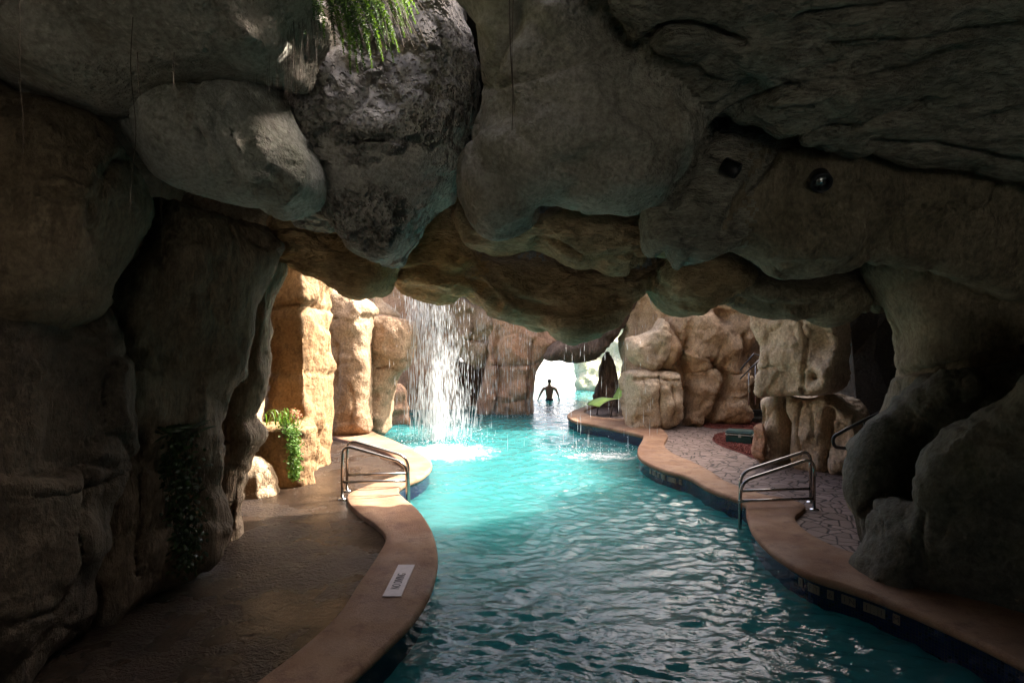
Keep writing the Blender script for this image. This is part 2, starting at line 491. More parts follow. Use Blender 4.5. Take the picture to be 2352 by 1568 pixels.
def merge_rocks(objs, name, label, cat, voxel=.035, smooth=6, cracks=(), facet=.13, facet_s=1.1, crease=.03, fine=.010, strat=None, step_mat=2):
    """weld several overlapping swells into one continuous sculpted skin"""
    from mathutils import kdtree
    V = []; Fs = []; owner = []; mats = []
    for k, o in enumerate(objs):
        b = len(V); off = np.array(o.location)
        vv = np.zeros(len(o.data.vertices) * 3); o.data.vertices.foreach_get('co', vv); vv = vv.reshape(-1, 3) + off
        V += vv.tolist(); owner += [k] * len(vv); mats.append(o.data.materials[0])
        Fs += [tuple(b + i for i in p.vertices) for p in o.data.polygons]
    me = bpy.data.meshes.new('tmp'); me.from_pydata(V, [], Fs); me.update()
    t = bpy.data.objects.new('tmp', me); COL.objects.link(t)
    md = t.modifiers.new('remesh', 'REMESH'); md.mode = 'VOXEL'; md.voxel_size = voxel
    dg = bpy.context.evaluated_depsgraph_get()
    m2 = bpy.data.meshes.new_from_object(t.evaluated_get(dg))
    bpy.data.objects.remove(t)
    n = len(m2.vertices)
    P_ = np.zeros(n * 3); m2.vertices.foreach_get('co', P_); P_ = P_.reshape(-1, 3)
    E = np.zeros(len(m2.edges) * 2, dtype=np.int32); m2.edges.foreach_get('vertices', E); E = E.reshape(-1, 2)
    deg = np.bincount(E.ravel(), minlength=n)[:, None] + 1e-9
    for _ in range(smooth):
        acc = np.zeros_like(P_)
        for k in range(3):
            acc[:, k] = np.bincount(E[:, 0], P_[E[:, 1], k], n) + np.bincount(E[:, 1], P_[E[:, 0], k], n)
        P_ = P_ * .4 + .6 * acc / deg
    Q_ = np.array([p.vertices[:] if len(p.vertices) == 4 else (*p.vertices[:], p.vertices[-1]) for p in m2.polygons])
    nr = np.zeros_like(P_)
    fn = np.cross(P_[Q_[:, 2]] - P_[Q_[:, 0]], P_[Q_[:, 3]] - P_[Q_[:, 1]])
    for k in range(4): np.add.at(nr, Q_[:, k], fn)
    nr /= np.linalg.norm(nr, axis=1)[:, None] + 1e-9
    d = fine * fbm(P_ * 8., 3) + .07 * fbm(P_ * 1.15 + 3, 4) + chip(P_ + 5, facet_s, facet, crack=.03) + chip(P_ + 17, facet_s * 2.7, facet * .3, crack=.012)
    q_ = P_ * 1.05 + .25 * np.c_[perlin(P_ * 2.3), perlin(P_ * 2.3 + 50), perlin(P_ * 2.3 + 90)]
    d = d - crease * np.exp(-(perlin(q_) / .035) ** 2) * np.clip(.5 + 1.6 * perlin(P_ * .8 + 31), 0, 1.2)
    if strat is not None:
        w = np.clip((P_[:, 0] - strat[0]) / .8, 0, 1) * np.clip((P_[:, 2] - strat[1]) / .5, 0, 1)
        d = d + w * strat[2] * ridged(P_ @ np.array([[.75, 0, .5], [0, .7, 0], [.4, 0, 3.4]]).T, 3)
    uv = np.c_[CX + F * P_[:, 0] / P_[:, 1], CY - (P_[:, 2] - CH) / P_[:, 1] * F]
    face = np.clip(.5 - 2 * (nr * P_).sum(1) / np.linalg.norm(P_, axis=1), 0, 1)
    d = d + 1.35 * carve(uv + 5 * np.c_[perlin(P_ * 3.1), perlin(P_ * 3.1 + 9)], cracks) * face
    P_ = P_ + nr * d[:, None]
    kd = kdtree.KDTree(len(V) // step_mat + 1)
    for i in range(0, len(V), step_mat): kd.insert(V[i], owner[i])
    kd.balance()
    ind = np.array([kd.find(c)[1] for c in P_[Q_].mean(1)])
    o = mesh_obj(name, P_, [f if f[2] != f[3] else f[:3] for f in Q_.tolist()], mats[0], center=True)
    uniq = []
    for m_ in mats:
        if m_ not in uniq: uniq.append(m_)
    for m_ in uniq[1:] if uniq[0] == mats[0] else uniq: o.data.materials.append(m_)
    lut = [list(o.data.materials).index(m_) for m_ in mats]
    o.data.polygons.foreach_set('material_index', [lut[k] for k in ind])
    tag(o, label, cat)
    for q in objs: bpy.data.objects.remove(q)
    return o

# ================================================================ camera, light, sky
cam = bpy.data.cameras.new('camera'); cam.lens = 20.0; cam.sensor_width = 36; cam.clip_start = .05; cam.clip_end = 2000
co = bpy.data.objects.new('camera', cam); COL.objects.link(co)
co.location = (0, 0, CH); co.rotation_euler = (math.radians(90), 0, 0)
SC.camera = co

SUN = Vector((.60, .33, .73)).normalized()
sl = bpy.data.lights.new('sun', 'SUN'); sl.energy = 5.0; sl.angle = math.radians(.5); sl.color = (1, .93, .82)
so = bpy.data.objects.new('sun', sl); COL.objects.link(so)
so.rotation_euler = SUN.to_track_quat('Z', 'Y').to_euler()
so.location = (0, 0, 30)
W = bpy.data.worlds.new('World'); SC.world = W; W.use_nodes = True
wn = W.node_tree
for n in list(wn.nodes): wn.nodes.remove(n)
sky = wn.nodes.new('ShaderNodeTexSky'); sky.sky_type = 'NISHITA'; sky.sun_disc = False
sky.sun_elevation = math.asin(SUN.z); sky.sun_rotation = math.atan2(SUN.x, SUN.y)
sky.dust_density = 9.0; sky.air_density = .7; sky.ozone_density = .4
bg = wn.nodes.new('ShaderNodeBackground'); bg.inputs[1].default_value = .15
wo = wn.nodes.new('ShaderNodeOutputWorld')
wn.links.new(sky.outputs[0], bg.inputs[0]); wn.links.new(bg.outputs[0], wo.inputs[0])
vs_ = SC.view_settings
SC.display_settings.display_device = 'sRGB'
vs_.view_transform = 'Standard'; vs_.look = 'None'; vs_.gamma = 1; vs_.use_curve_mapping = False; vs_.exposure = 2.35
SC.render.engine = 'CYCLES'
cy = SC.cycles
cy.use_denoising = True; cy.max_bounces = 8; cy.diffuse_bounces = 5; cy.glossy_bounces = 4; cy.transmission_bounces = 4; cy.transparent_max_bounces = 24
cy.caustics_reflective = False; cy.caustics_refractive = False; cy.sample_clamp_indirect = 6

# ================================================================ water, pool, decks
ZC, ZD = .30, .24          # coping and deck height over the water
FLOOR = -.95

def watermat():
    m, nt, out = newmat('pool_water')
    L = nt.links
    v = coords(nt)
    gl = N(nt, 'ShaderNodeBsdfGlossy', Roughness=.015)
    tr = N(nt, 'ShaderNodeBsdfTransparent'); tr.inputs[0].default_value = (.42, .88, .90, 1)
    df = nt.nodes.new('ShaderNodeSubsurfaceScattering'); df.falloff = 'BURLEY'
    df.inputs['Color'].default_value = (.030, .158, .164, 1); df.inputs['Scale'].default_value = 1.
    df.inputs['Radius'].default_value = (.5, 2.2, 2.4)
    body = N(nt, 'ShaderNodeMixShader'); body.inputs[0].default_value = .84
    L.new(tr.outputs[0], body.inputs[1]); L.new(df.outputs[0], body.inputs[2])
    # foam where the falling water lands
    fo = N(nt, 'ShaderNodeBsdfDiffuse'); fo.inputs[0].default_value = (.85, .88, .88, 1)
    sep = nt.nodes.new('ShaderNodeSeparateXYZ'); L.new(v, sep.inputs[0])
    tot = None
    for (x, y, rx, ry, a) in FOAM:
        dx = math_(nt, 'DIVIDE', math_(nt, 'SUBTRACT', sep.outputs[0], x), rx)
        dy = math_(nt, 'DIVIDE', math_(nt, 'SUBTRACT', sep.outputs[1], y), ry)
        d = math_(nt, 'SQRT', math_(nt, 'ADD', math_(nt, 'MULTIPLY', dx, dx), math_(nt, 'MULTIPLY', dy, dy)))
        q = ramp(nt, d, 0, 1, a, 0)
        tot = q if tot is None else math_(nt, 'MAXIMUM', tot, q)
    nz = math_(nt, 'ADD', math_(nt, 'MULTIPLY', noise(nt, v, 3.5, 4, .6), .6), math_(nt, 'MULTIPLY', noise(nt, v, 17, 6, .75), .75))
    fm = ramp(nt, math_(nt, 'ADD', tot, math_(nt, 'MULTIPLY', math_(nt, 'SUBTRACT', nz, .68), 1.9)), .30, .85)
    fm = math_(nt, 'MULTIPLY', fm, ramp(nt, tot, .02, .3))
    bp = N(nt, 'ShaderNodeBump', Strength=.5, Distance=.022)
    vb = coords(nt, scale=(1, 1.3, 1))
    h = math_(nt, 'ADD', noise(nt, vb, 9, 3, .5, .6), math_(nt, 'MULTIPLY', noise(nt, vb, 26, 3, .5), .25))
    L.new(h, bp.inputs['Height'])
    for s in (gl, df): L.new(bp.outputs[0], s.inputs['Normal'])
    fr = N(nt, 'ShaderNodeFresnel', IOR=1.333); L.new(bp.outputs[0], fr.inputs['Normal'])
    s1 = nt.nodes.new('ShaderNodeMixShader'); L.new(fm, s1.inputs[0]); L.new(body.outputs[0], s1.inputs[1]); L.new(fo.outputs[0], s1.inputs[2])
    s2 = nt.nodes.new('ShaderNodeMixShader'); L.new(fr.outputs[0], s2.inputs[0]); L.new(s1.outputs[0], s2.inputs[1]); L.new(gl.outputs[0], s2.inputs[2])
    L.new(s2.outputs[0], out.inputs[0])
    return m

FOAM = [(-1.55, 12.9, 2.2, 1.8, .80), (2.0, 12.4, 1.7, 1.0, .58), (-.3, 19.3, 2.2, .8, .30), (2.6, 15.4, 1.2, .6, .2), (3.9, 33.5, 4.5, 4.5, .75)]
M['water'] = watermat()

def waves(x, y):
    z = np.zeros_like(x)
    r = np.random.default_rng(5)
    p = np.c_[x.ravel() * .8, y.ravel() * .8, np.zeros(x.size)]
    wu = perlin(p + 5).reshape(x.shape); wv = perlin(p + 25).reshape(x.shape)
    patch = np.clip(.75 + .9 * perlin(p * .7 + 3), .25, 1.5).reshape(x.shape)
    for i in range(40):
        lam = .10 * (5.5 ** (i / 39)); th = r.normal(0, .6) + math.pi / 2 + .2
        k = 2 * math.pi / lam; a = .0078 * lam * (lam / .26) ** -.4
        wx = x + .22 * wu * (1 + i % 3); wy = y + .22 * wv * (1 + i % 2)
        z += a * np.sin(k * (wx * math.cos(th) + wy * math.sin(th)) + r.uniform(0, 6.3))
    z *= patch
    p = np.c_[x.ravel() * 1.6, y.ravel() * 2.4, np.zeros(x.size)]
    z += (.010 * fbm(p, 4)).reshape(x.shape)
    # rings round the falls
    for (fx, fy, am) in ((-1.75, 13.6, .02), (2.0, 12.6, .012)):
        d = np.hypot(x - fx, y - fy)
        z += am * np.sin(d * 9) * np.exp(-d / 2.2)
    return z

def grid_mesh(name, xs, ys, zf, mat):
    X, Y = np.meshgrid(xs, ys); Z = zf(X, Y)
    nx, ny = len(xs), len(ys)
    V = np.c_[X.ravel(), Y.ravel(), Z.ravel()]
    i = np.arange(nx * ny).reshape(ny, nx)
    fcs = np.stack([i[:-1, :-1].ravel(), i[:-1, 1:].ravel(), i[1:, 1:].ravel(), i[1:, :-1].ravel()], 1)
    return mesh_obj(name, V, fcs, mat)

xs = np.concatenate([np.linspace(-12, -4, 30)[:-1], np.arange(-4, 6.5, .03), np.linspace(6.5, 16, 40)[1:]])
ys = np.concatenate([np.linspace(-6, 3, 50)[:-1], np.arange(3, 9, .026), np.arange(9, 16, .05), np.arange(16, 28, .09), np.linspace(28, 44, 70)])
w_ = grid_mesh('pool_water', xs, ys, waves, M['water'])
tag(w_, 'rippled turquoise pool water running through the grotto', kind='structure')

M['pool_floor'] = simple('pool_plaster', (.06, .20, .205), .6, var=.10, bscale=1.3)
pf = mesh_obj('pool_floor', [(-12, -6, FLOOR), (16, -6, FLOOR), (16, 44, FLOOR), (-12, 44, FLOOR)], [(0, 1, 2, 3)], M['pool_floor'])
tag(pf, 'pale teal plaster pool floor under the water', kind='structure')

# ground sheet reaching the horizon round the pool basin
M['ground'] = simple('ground', (.33, .34, .31), .9, var=.3, bscale=.6)
gm = MB()
R_ = 900
for (x0, y0, x1, y1) in ((-R_, -R_, R_, -6), (-R_, 44, R_, R_), (-R_, -6, -12, 44), (16, -6, R_, 44)):
    gm.add([(x0, y0, .12), (x1, y0, .12), (x1, y1, .12), (x0, y1, .12)], [(0, 1, 2, 3)])
g_ = gm.build('ground', M['ground']); tag(g_, 'pale ground around the grotto', kind='structure')

# --- coping strips, given as pairs (water edge | deck edge) on the survey grid
LC = [((640, 1720), (380, 1720)), ((720, 1625), (500, 1640)), ((800, 1560), (592, 1562)), ((880, 1487), (690, 1487)), ((960, 1405), (775, 1410)), ((998, 1330), (822, 1340)), ((1005, 1265), (868, 1272)),
      ((990, 1210), (886, 1232)), ((960, 1167), (862, 1203)), ((930, 1142), (824, 1176)), ((916, 1124), (800, 1150)), ((932, 1109), (806, 1130)), ((972, 1092), (872, 1104)),
      ((992, 1070), (936, 1080)), ((985, 1052), (915, 1058)), ((955, 1033), (885, 1037)), ((905, 1010), (830, 1018)), ((866, 994), (776, 1006)), ((850, 984), (763, 996)), ((846, 972), (795, 978))]
RC = [((1462, 978), (1515, 978)), ((1477, 1000), (1533, 998)), ((1464, 1030), (1526, 1021)), ((1472, 1052), (1546, 1040)), ((1520, 1076), (1592, 1060)), ((1580, 1093), (1634, 1082)), ((1625, 1119), (1668, 1104)),
      ((1690, 1143), (1742, 1131)), ((1712, 1156), (1802, 1143)), ((1713, 1167), (1850, 1160)), ((1716, 1187), (1827, 1187)), ((1730, 1220), (1850, 1216)), ((1772, 1264), (1906, 1248)),
      ((1850, 1312), (1976, 1273)), ((1940, 1342), (2065, 1302)), ((2040, 1378), (2170, 1335)), ((2250, 1470), (2370, 1400)), ((2480, 1590), (2580, 1490))]
FC = [((1490, 1003), (1490, 966)), ((1435, 989), (1432, 962)), ((1370, 975), (1375, 957)), ((1320, 966), (1350, 950)), ((1303, 952), (1345, 941)), ((1330, 937), (1372, 931)), ((1380, 925), (1405, 921)), ((1450, 913), (1455, 909))]

def copingmat():
    m, nt, out = newmat('coping_concrete')
    b = N(nt, 'ShaderNodeBsdfPrincipled', Roughness=.7)
    b.inputs['Specular IOR Level'].default_value = .2
    v = coords(nt)
    c = mixc(nt, ramp(nt, noise(nt, v, 1.6, 5), .35, .65), (.22, .116, .066), (.32, .195, .117))
    c = mixc(nt, ramp(nt, noise(nt, v, 5.5, 8, .75), .45, .7, 0, .7), c, (.13, .06, .04))
    c = mixc(nt, ramp(nt, noise(nt, v, 90, 3, .7), .5, .75, 0, .3), c, (.55, .38, .28))
    nt.links.new(c, b.inputs['Base Color'])
    bp = N(nt, 'ShaderNodeBump', Strength=.8, Distance=.012)
    nt.links.new(noise(nt, v, 55, 5, .7), bp.inputs['Height']); nt.links.new(bp.outputs[0], b.inputs['Normal'])
    nt.links.new(ramp(nt, noise(nt, v, 2.1, 4), .4, .62, .6, .8), b.inputs['Roughness'])
    nt.links.new(b.outputs[0], out.inputs[0])
    return m
M['coping'] = copingmat()

def tilemat():
    m, nt, out = newmat('waterline_tile')
    b = N(nt, 'ShaderNodeBsdfPrincipled', Roughness=.12)
    tc = nt.nodes.new('ShaderNodeUVMap')
    br = N(nt, 'ShaderNodeTexBrick', Scale=1.)
    br.offset = 0.
    br.inputs['Color1'].default_value = (.004, .007, .03, 1); br.inputs['Color2'].default_value = (.006, .013, .055, 1); br.inputs['Mortar'].default_value = (.03, .03, .035, 1)
    br.inputs['Mortar Size'].default_value = .0022; br.inputs['Brick Width'].default_value = .025; br.inputs['Row Height'].default_value = .025
    nt.links.new(tc.outputs[0], br.inputs['Vector'])
    nt.links.new(br.outputs['Color'], b.inputs['Base Color'])
    nt.links.new(b.outputs[0], out.inputs[0])
    return m
M['tile'] = tilemat()
M['stain_conc'] = simple('coping_underside', (.30, .27, .20), .7, var=.3, bump=.4, bscale=14)

def strip_paths(pairs, step=.05, z=ZC):
    A = np.array([tuple(G(*a, z))[:2] for a, b in pairs]); B = np.array([tuple(G(*b, z))[:2] for a, b in pairs])
    AB = crom(np.c_[A, B], False, 12)
    L = np.concatenate([[0], np.cumsum(np.linalg.norm(np.diff(AB[:, :2], axis=0), axis=1))])
    n = int(L[-1] / step); t = np.linspace(0, L[-1], n + 1)
    AB = np.stack([np.interp(t, L, AB[:, k]) for k in range(4)], 1)
    return AB[:, :2], AB[:, 2:]

def coping(pairs, label):
    A, B = strip_paths(pairs)
    W_ = np.linalg.norm(A - B, axis=1)[:, None]
    d = (A - B) / W_
    prof = [(-1e9, -.06), (-1e9, -.012)]
    th = .085
    rows = []
    rows.append(np.c_[B, np.full(len(B), ZC - .09)])
    rows.append(np.c_[B, np.full(len(B), ZC - .012)])
    rows.append(np.c_[B + d * .012, np.full(len(B), ZC)])
    for t in (.2, .4, .6, .8):
        q = B + (A - B) * t
        rows.append(np.c_[q, ZC + .004 * fbm(np.c_[q * 2.2, np.zeros(len(q))], 2)])
    for k in range(9):
        a = k / 8 * math.pi
        q = A - d * .042 + d * .042 * math.sin(a)
        rows.append(np.c_[q, np.full(len(q), ZC - .042 + .042 * math.cos(a))])
    rows.append(np.c_[A - d * .10, np.full(len(A), ZC - .09)])
    n = len(A); V = np.vstack(rows); fs = []
    for i in range(len(rows) - 1):
        for k in range(n - 1):
            fs.append((i * n + k, i * n + k + 1, (i + 1) * n + k + 1, (i + 1) * n + k))
    o = mesh_obj('pool_coping', V, fs, M['coping'])
    tag(o, label, kind='structure')
    # fascia + tile wall under the nose
    inset = A - d * .055
    L = np.concatenate([[0], np.cumsum(np.linalg.norm(np.diff(inset, axis=0), axis=1))])
    V = np.vstack([np.c_[inset, np.full(n, z)] for z in (ZC - .075, FLOOR)])
    fs = [(k, k + 1, n + k + 1, n + k) for k in range(n - 1)]
    me = mesh_obj('pool_wall', V, fs, M['tile'])
    uv = me.data.uv_layers.new(name='UVMap')
    for p in me.data.polygons:
        for li in p.loop_indices:
            vi = me.data.loops[li].vertex_index
            uv.data[li].uv = (L[vi % n], V[vi][2])
    tag(me, 'navy mosaic waterline wall under the ' + label, kind='structure')
    return A, B, d, inset

lA, lB, ld, lI = coping(LC, 'curving terracotta coping along the left deck')
rA, rB, rd, rI = coping(RC, 'curving tan coping along the right paving')
fA, fB, fd, fI = coping(FC, 'tan coping round the far terrace')

def flat_poly(name, pts, z, mat, label, kind='structure', sub=.0):
    bm = bmesh.new()
    vs = [bm.verts.new((p[0], p[1], z)) for p in pts]
    f = bm.faces.new(vs); bm.normal_update()
    if f.normal.z < 0: f.normal_flip()
    bmesh.ops.triangulate(bm, faces=bm.faces[:])
    me = bpy.data.meshes.new(name); bm.to_mesh(me); bm.free()
    me.materials.append(mat)
    o = bpy.data.objects.new(name, me); COL.objects.link(o)
    tag(o, label, kind=kind)
    return o

def deckmat():
    m, nt, out = newmat('wet_stamped_concrete'); L = nt.links
    b = N(nt, 'ShaderNodeBsdfPrincipled'); b.inputs['Specular IOR Level'].default_value = .3
    v = coords(nt)
    c = mixc(nt, ramp(nt, noise(nt, v, 1.3, 6, .6), .35, .65), (.042, .024, .014), (.076, .046, .028))
    c = mixc(nt, ramp(nt, noise(nt, v, 6, 6, .7), .45, .7, 0, .7), c, (.014, .009, .007))
    L.new(c, b.inputs['Base Color'])
    vo = N(nt, 'ShaderNodeTexVoronoi', Scale=10.); vo.feature = 'F1'; vo.distance = 'CHEBYCHEV'
    vw = N(nt, 'ShaderNodeVectorMath'); vw.operation = 'ADD'; nz2 = N(nt, 'ShaderNodeTexNoise', Scale=5., Detail=4.); L.new(v, nz2.inputs['Vector'])
    L.new(v, vw.inputs[0]); L.new(nz2.outputs['Color'], vw.inputs[1]); L.new(vw.outputs[0], vo.inputs['Vector'])
    h = math_(nt, 'ADD', noise(nt, v, 6, 9, .72), math_(nt, 'MULTIPLY', noise(nt, v, 26, 6, .75), .5))
    h = math_(nt, 'ADD', h, math_(nt, 'MULTIPLY', vo.outputs['Distance'], .5))
    bp = N(nt, 'ShaderNodeBump', Strength=1., Distance=.13); L.new(h, bp.inputs['Height']); L.new(bp.outputs[0], b.inputs['Normal'])
    L.new(ramp(nt, noise(nt, v, 1.1, 4),       .40, .6, .10, .42), b.inputs['Roughness'])
    L.new(b.outputs[0], out.inputs[0])
    return m
M['deck'] = deckmat()

def pavemat():
    m, nt, out = newmat('flagstone_paving'); L = nt.links
    b = N(nt, 'ShaderNodeBsdfPrincipled', Roughness=.7); b.inputs['Specular IOR Level'].default_value = .3
    v0 = coords(nt)
    nz = N(nt, 'ShaderNodeTexNoise', Scale=3.5, Detail=3.); L.new(v0, nz.inputs['Vector'])
    sc = N(nt, 'ShaderNodeVectorMath'); sc.operation = 'SCALE'; sc.inputs['Scale'].default_value = .10; L.new(nz.outputs['Color'], sc.inputs[0])
    ad = N(nt, 'ShaderNodeVectorMath'); ad.operation = 'ADD'; L.new(v0, ad.inputs[0]); L.new(sc.outputs[0], ad.inputs[1])
    fl = N(nt, 'ShaderNodeVectorMath'); fl.operation = 'MULTIPLY'; fl.inputs[1].default_value = (1, 1, 0); L.new(ad.outputs[0], fl.inputs[0])
    v = fl.outputs[0]
    vo = N(nt, 'ShaderNodeTexVoronoi', Scale=5.4); vo.feature = 'DISTANCE_TO_EDGE'; L.new(v, vo.inputs['Vector'])
    vc = N(nt, 'ShaderNodeTexVoronoi', Scale=5.4); L.new(v, vc.inputs['Vector'])
    bw = nt.nodes.new('ShaderNodeRGBToBW'); L.new(vc.outputs['Color'], bw.inputs[0])
    c = mixc(nt, bw.outputs[0], (.18, .125, .10), (.29, .21, .175))
    c = mixc(nt, ramp(nt, noise(nt, v0, 14, 5, .7), .35, .7, 0, .5), c, (.17, .12, .10))
    j = ramp(nt, vo.outputs['Distance'], .02, .06)
    c = mixc(nt, j, (.055, .040, .032), c)
    L.new(c, b.inputs['Base Color'])
    h = math_(nt, 'ADD', math_(nt, 'MULTIPLY', j, 1.), math_(nt, 'MULTIPLY', noise(nt, v0, 22, 5, .7), .6))
    bp = N(nt, 'ShaderNodeBump', Strength=.8, Distance=.02); L.new(h, bp.inputs['Height']); L.new(bp.outputs[0], b.inputs['Normal'])
    L.new(b.outputs[0], out.inputs[0])
    return m
M['pave'] = pavemat()

deckL = [tuple(q) for q in lB + ld * .04] + [(-4.3, 15.2), (-11.9, 15.2), (-11.9, -5.5), (-3.0, -5.5)]
flat_poly('deck', deckL, ZD, M['deck'], 'wet brown stamped concrete deck on the left')
deckR = [tuple(q) for q in (fB + fd * .04)[::-1]] + [tuple(q) for q in rB + rd * .04] + [(5.2, -5.5), (15.9, -5.5), (15.9, 26), (9, 26)]
flat_poly('paving', deckR, ZD, M['pave'], 'flagstone paving on the right')

# ================================================================ the hill round the grotto
def hill(name, pts, z0, z1, label, holes=()):
    """thick rough slab over plan polygon pts"""
    return column(name, label, None, pts, z0, z1, M['shell'], step=.22, amp=.22, sc=.6, flute=.0, top=.5)

hm = MB()
def hbox(x0, y0, z0, x1, y1, z1): hm.box(((x0 + x1) / 2, (y0 + y1) / 2, (z0 + z1) / 2), ((x1 - x0) / 2, (y1 - y0) / 2, (z1 - z0) / 2))
# roof (with an open shaft over the fern), side walls, back of the right cavern
# roof strips leave a shaft over the fern; the back wall has an opening to the pool outside
hbox(-11, -7, 5.9, -2.2, 8.6, 7.4)
hbox(-2.2, -7, 5.9, 11, -.6, 7.4)
hbox(-2.2, -.6, 5.9, 11, 2.6, 7.4)
hbox(3.0, 8.6, 5.9, 11, 9.3, 7.4)  # this strip and the next extend the unseen roof to keep sun off the water
hbox(5.0, 9.2, 5.9, 11, 10.9, 7.4)
hbox(2.0, 2.6, 5.9, 11, 5.25, 7.4)
hbox(.3, 5.25, 5.9, 11, 8.6, 7.4)
hbox(-2.2, 5.9, 5.9, .3, 8.6, 7.4)
# unseen blocks added to cut sun: rocks right of terrace, slab over the man
hbox(9.6, 13.5, -.5, 12.5, 27, 9.8)
hbox(-1.8, 19.4, 4.9, 7.5, 27, 6.0)
hbox(-11.5, -7, -.5, -4.3, 7.4, 6.1)
hbox(5.2, -7, -.5, 11.5, 7.0, 6.1)
hbox(6.6, 11.0, -.5, 11.5, 12.5, 6.1)
hbox(9.5, 6.8, -.5, 11.5, 11.2, 6.1)
hbox(6.7, 6.9, 4.4, 11.4, 12.6, 7.3)
hbox(-11.5, -8.5, -1.2, -2.9, -6.8, 7.4)
hbox(2.9, -8.5, -1.2, 11.5, -6.8, 7.4)
hbox(-2.9, -8.5, 3.1, 2.9, -6.8, 7.4)
hill_o = hm.build('hill', M['shell'], smooth=False)
tag(hill_o, 'dark rock hill enclosing the grotto', kind='structure')
_b = bmesh.new(); _b.from_mesh(hill_o.data)
bmesh.ops.subdivide_edges(_b, edges=_b.edges[:], cuts=9, use_grid_fill=True)
_p = np.array([v.co[:] for v in _b.verts])
_d = .42 * np.c_[fbm(_p * .9, 4), fbm(_p * .9 + 40, 4), fbm(_p * .9 + 80, 4) * .6]
for v, q in zip(_b.verts, _d): v.co += Vector(q)
_b.to_mesh(hill_o.data); _b.free()

# ================================================================ ceiling rocks of the cave
rock('ceiling_rock', 'dark grey overhanging rock filling the top left corner, thin roots trailing over it', 'rock',
     [(-80, -90), (640, -90), (618, 40), (596, 100), (545, 122), (430, 136), (330, 158), (250, 200), (180, 222), (90, 205), (20, 185), (-80, 150)], 3.7, M['ceil'],
     front=.55, back=1.3, R=.55, tilt=(-.3, 0), cracks=[([(270, 20), (310, 26), (340, 20)], 5, .04), ([(410, 130), (470, 122)], 4, .03), ([(590, -10), (560, 40), (545, 80)], 5, .03)], seed=1)
rock('ceiling_rock', 'big egg shaped grey boulder hanging below the top left overhang, streaked with moss', 'rock',
     [(170, 225), (300, 150), (450, 128), (570, 128), (622, 190), (660, 270), (700, 345), (708, 395), (690, 440), (640, 470), (575, 472), (480, 455), (395, 412), (320, 335), (255, 275)], 4.5, M['ceil_egg'],
     front=.6, back=1.2, R=.62, step=.028, bumps=[(590, 300, 60, .06), (470, 380, 80, .07), (300, 260, 60, -.06)], cracks=[([(545, 260), (540, 330), (552, 380), (545, 430)], 8, .05), ([(585, 280), (578, 340), (590, 410), (580, 450)], 8, .06), ([(625, 290), (622, 340), (640, 400)], 8, .06), ([(560, 300), (555, 350), (566, 400)], 8, .05), ([(610, 300), (600, 350), (615, 420)], 5, .04), ([(640, 330), (634, 390)], 5, .035), ([(480, 455), (560, 440), (640, 452)], 5, .03), ([(540, 215), (600, 235), (650, 275)], 6, .04)], seed=2, amp=.06)
rock('ceiling_rock', 'pitted rock face below the fern, lit from above, light also in its colour', 'rock',
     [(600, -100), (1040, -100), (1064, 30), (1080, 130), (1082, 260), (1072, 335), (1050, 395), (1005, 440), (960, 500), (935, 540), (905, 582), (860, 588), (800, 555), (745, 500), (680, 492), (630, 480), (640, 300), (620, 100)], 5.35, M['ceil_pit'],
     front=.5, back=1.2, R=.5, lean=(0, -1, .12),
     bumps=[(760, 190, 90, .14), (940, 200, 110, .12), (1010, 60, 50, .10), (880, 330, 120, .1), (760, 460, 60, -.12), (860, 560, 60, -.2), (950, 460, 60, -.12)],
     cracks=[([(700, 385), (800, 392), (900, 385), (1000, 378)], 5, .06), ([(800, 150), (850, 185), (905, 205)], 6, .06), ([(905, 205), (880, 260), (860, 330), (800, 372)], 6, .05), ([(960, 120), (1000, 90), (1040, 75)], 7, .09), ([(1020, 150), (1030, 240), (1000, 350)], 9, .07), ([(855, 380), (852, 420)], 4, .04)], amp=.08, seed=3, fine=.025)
r_cent = rock('ceiling_rock', 'huge smooth rounded boulder hanging at the centre of the cave ceiling', 'rock',
     [(1052, -50), (1085, 60), (1090, 200), (1084, 310), (1100, 400), (1140, 440), (1215, 458), (1290, 474), (1345, 492), (1405, 500), (1460, 494), (1520, 466), (1562, 412), (1598, 345), (1632, 262), (1640, 190), (1600, 110), (1560, 50), (1530, 0), (1500, -50)], 4.75, M['ceil'],
     front=.42, back=1.2, R=.42, tilt=(0, .9), bumps=[(1380, 320, 140, .16), (1420, 430, 80, .12), (1200, 120, 90, .05), (1110, 60, 40, .08)],
     step=.028, cracks=[([(1300, 455), (1330, 430), (1320, 400), (1290, 380)], 5, .03), ([(1105, 195), (1180, 180), (1260, 165), (1340, 140), (1400, 122)], 4.5, .07), ([(1400, 122), (1470, 118), (1560, 150), (1640, 200)], 6, .06), ([(1420, 180), (1440, 250), (1500, 300), (1530, 360)], 7, .05), ([(1200, 20), (1190, 60), (1150, 105), (1112, 160), (1110, 195)], 6, .05), ([(1365, -20), (1400, 50), (1450, 105)], 5, .05), ([(1450, 105), (1500, 75)], 4, .04), ([(1460, 130), (1430, 170), (1470, 190)], 7, .03)], seed=4, amp=.05)
r_lobe = rock('ceiling_rock', 'rounded lobe bulging at the lower left of the huge central boulder', 'rock',
     [(1068, 330), (1110, 340), (1160, 400), (1215, 450), (1240, 470), (1215, 505), (1150, 536), (1102, 522), (1068, 486), (1052, 440), (1054, 385)], 4.95, M['ceil'],
     front=.42, back=.8, R=.4, seed=5)
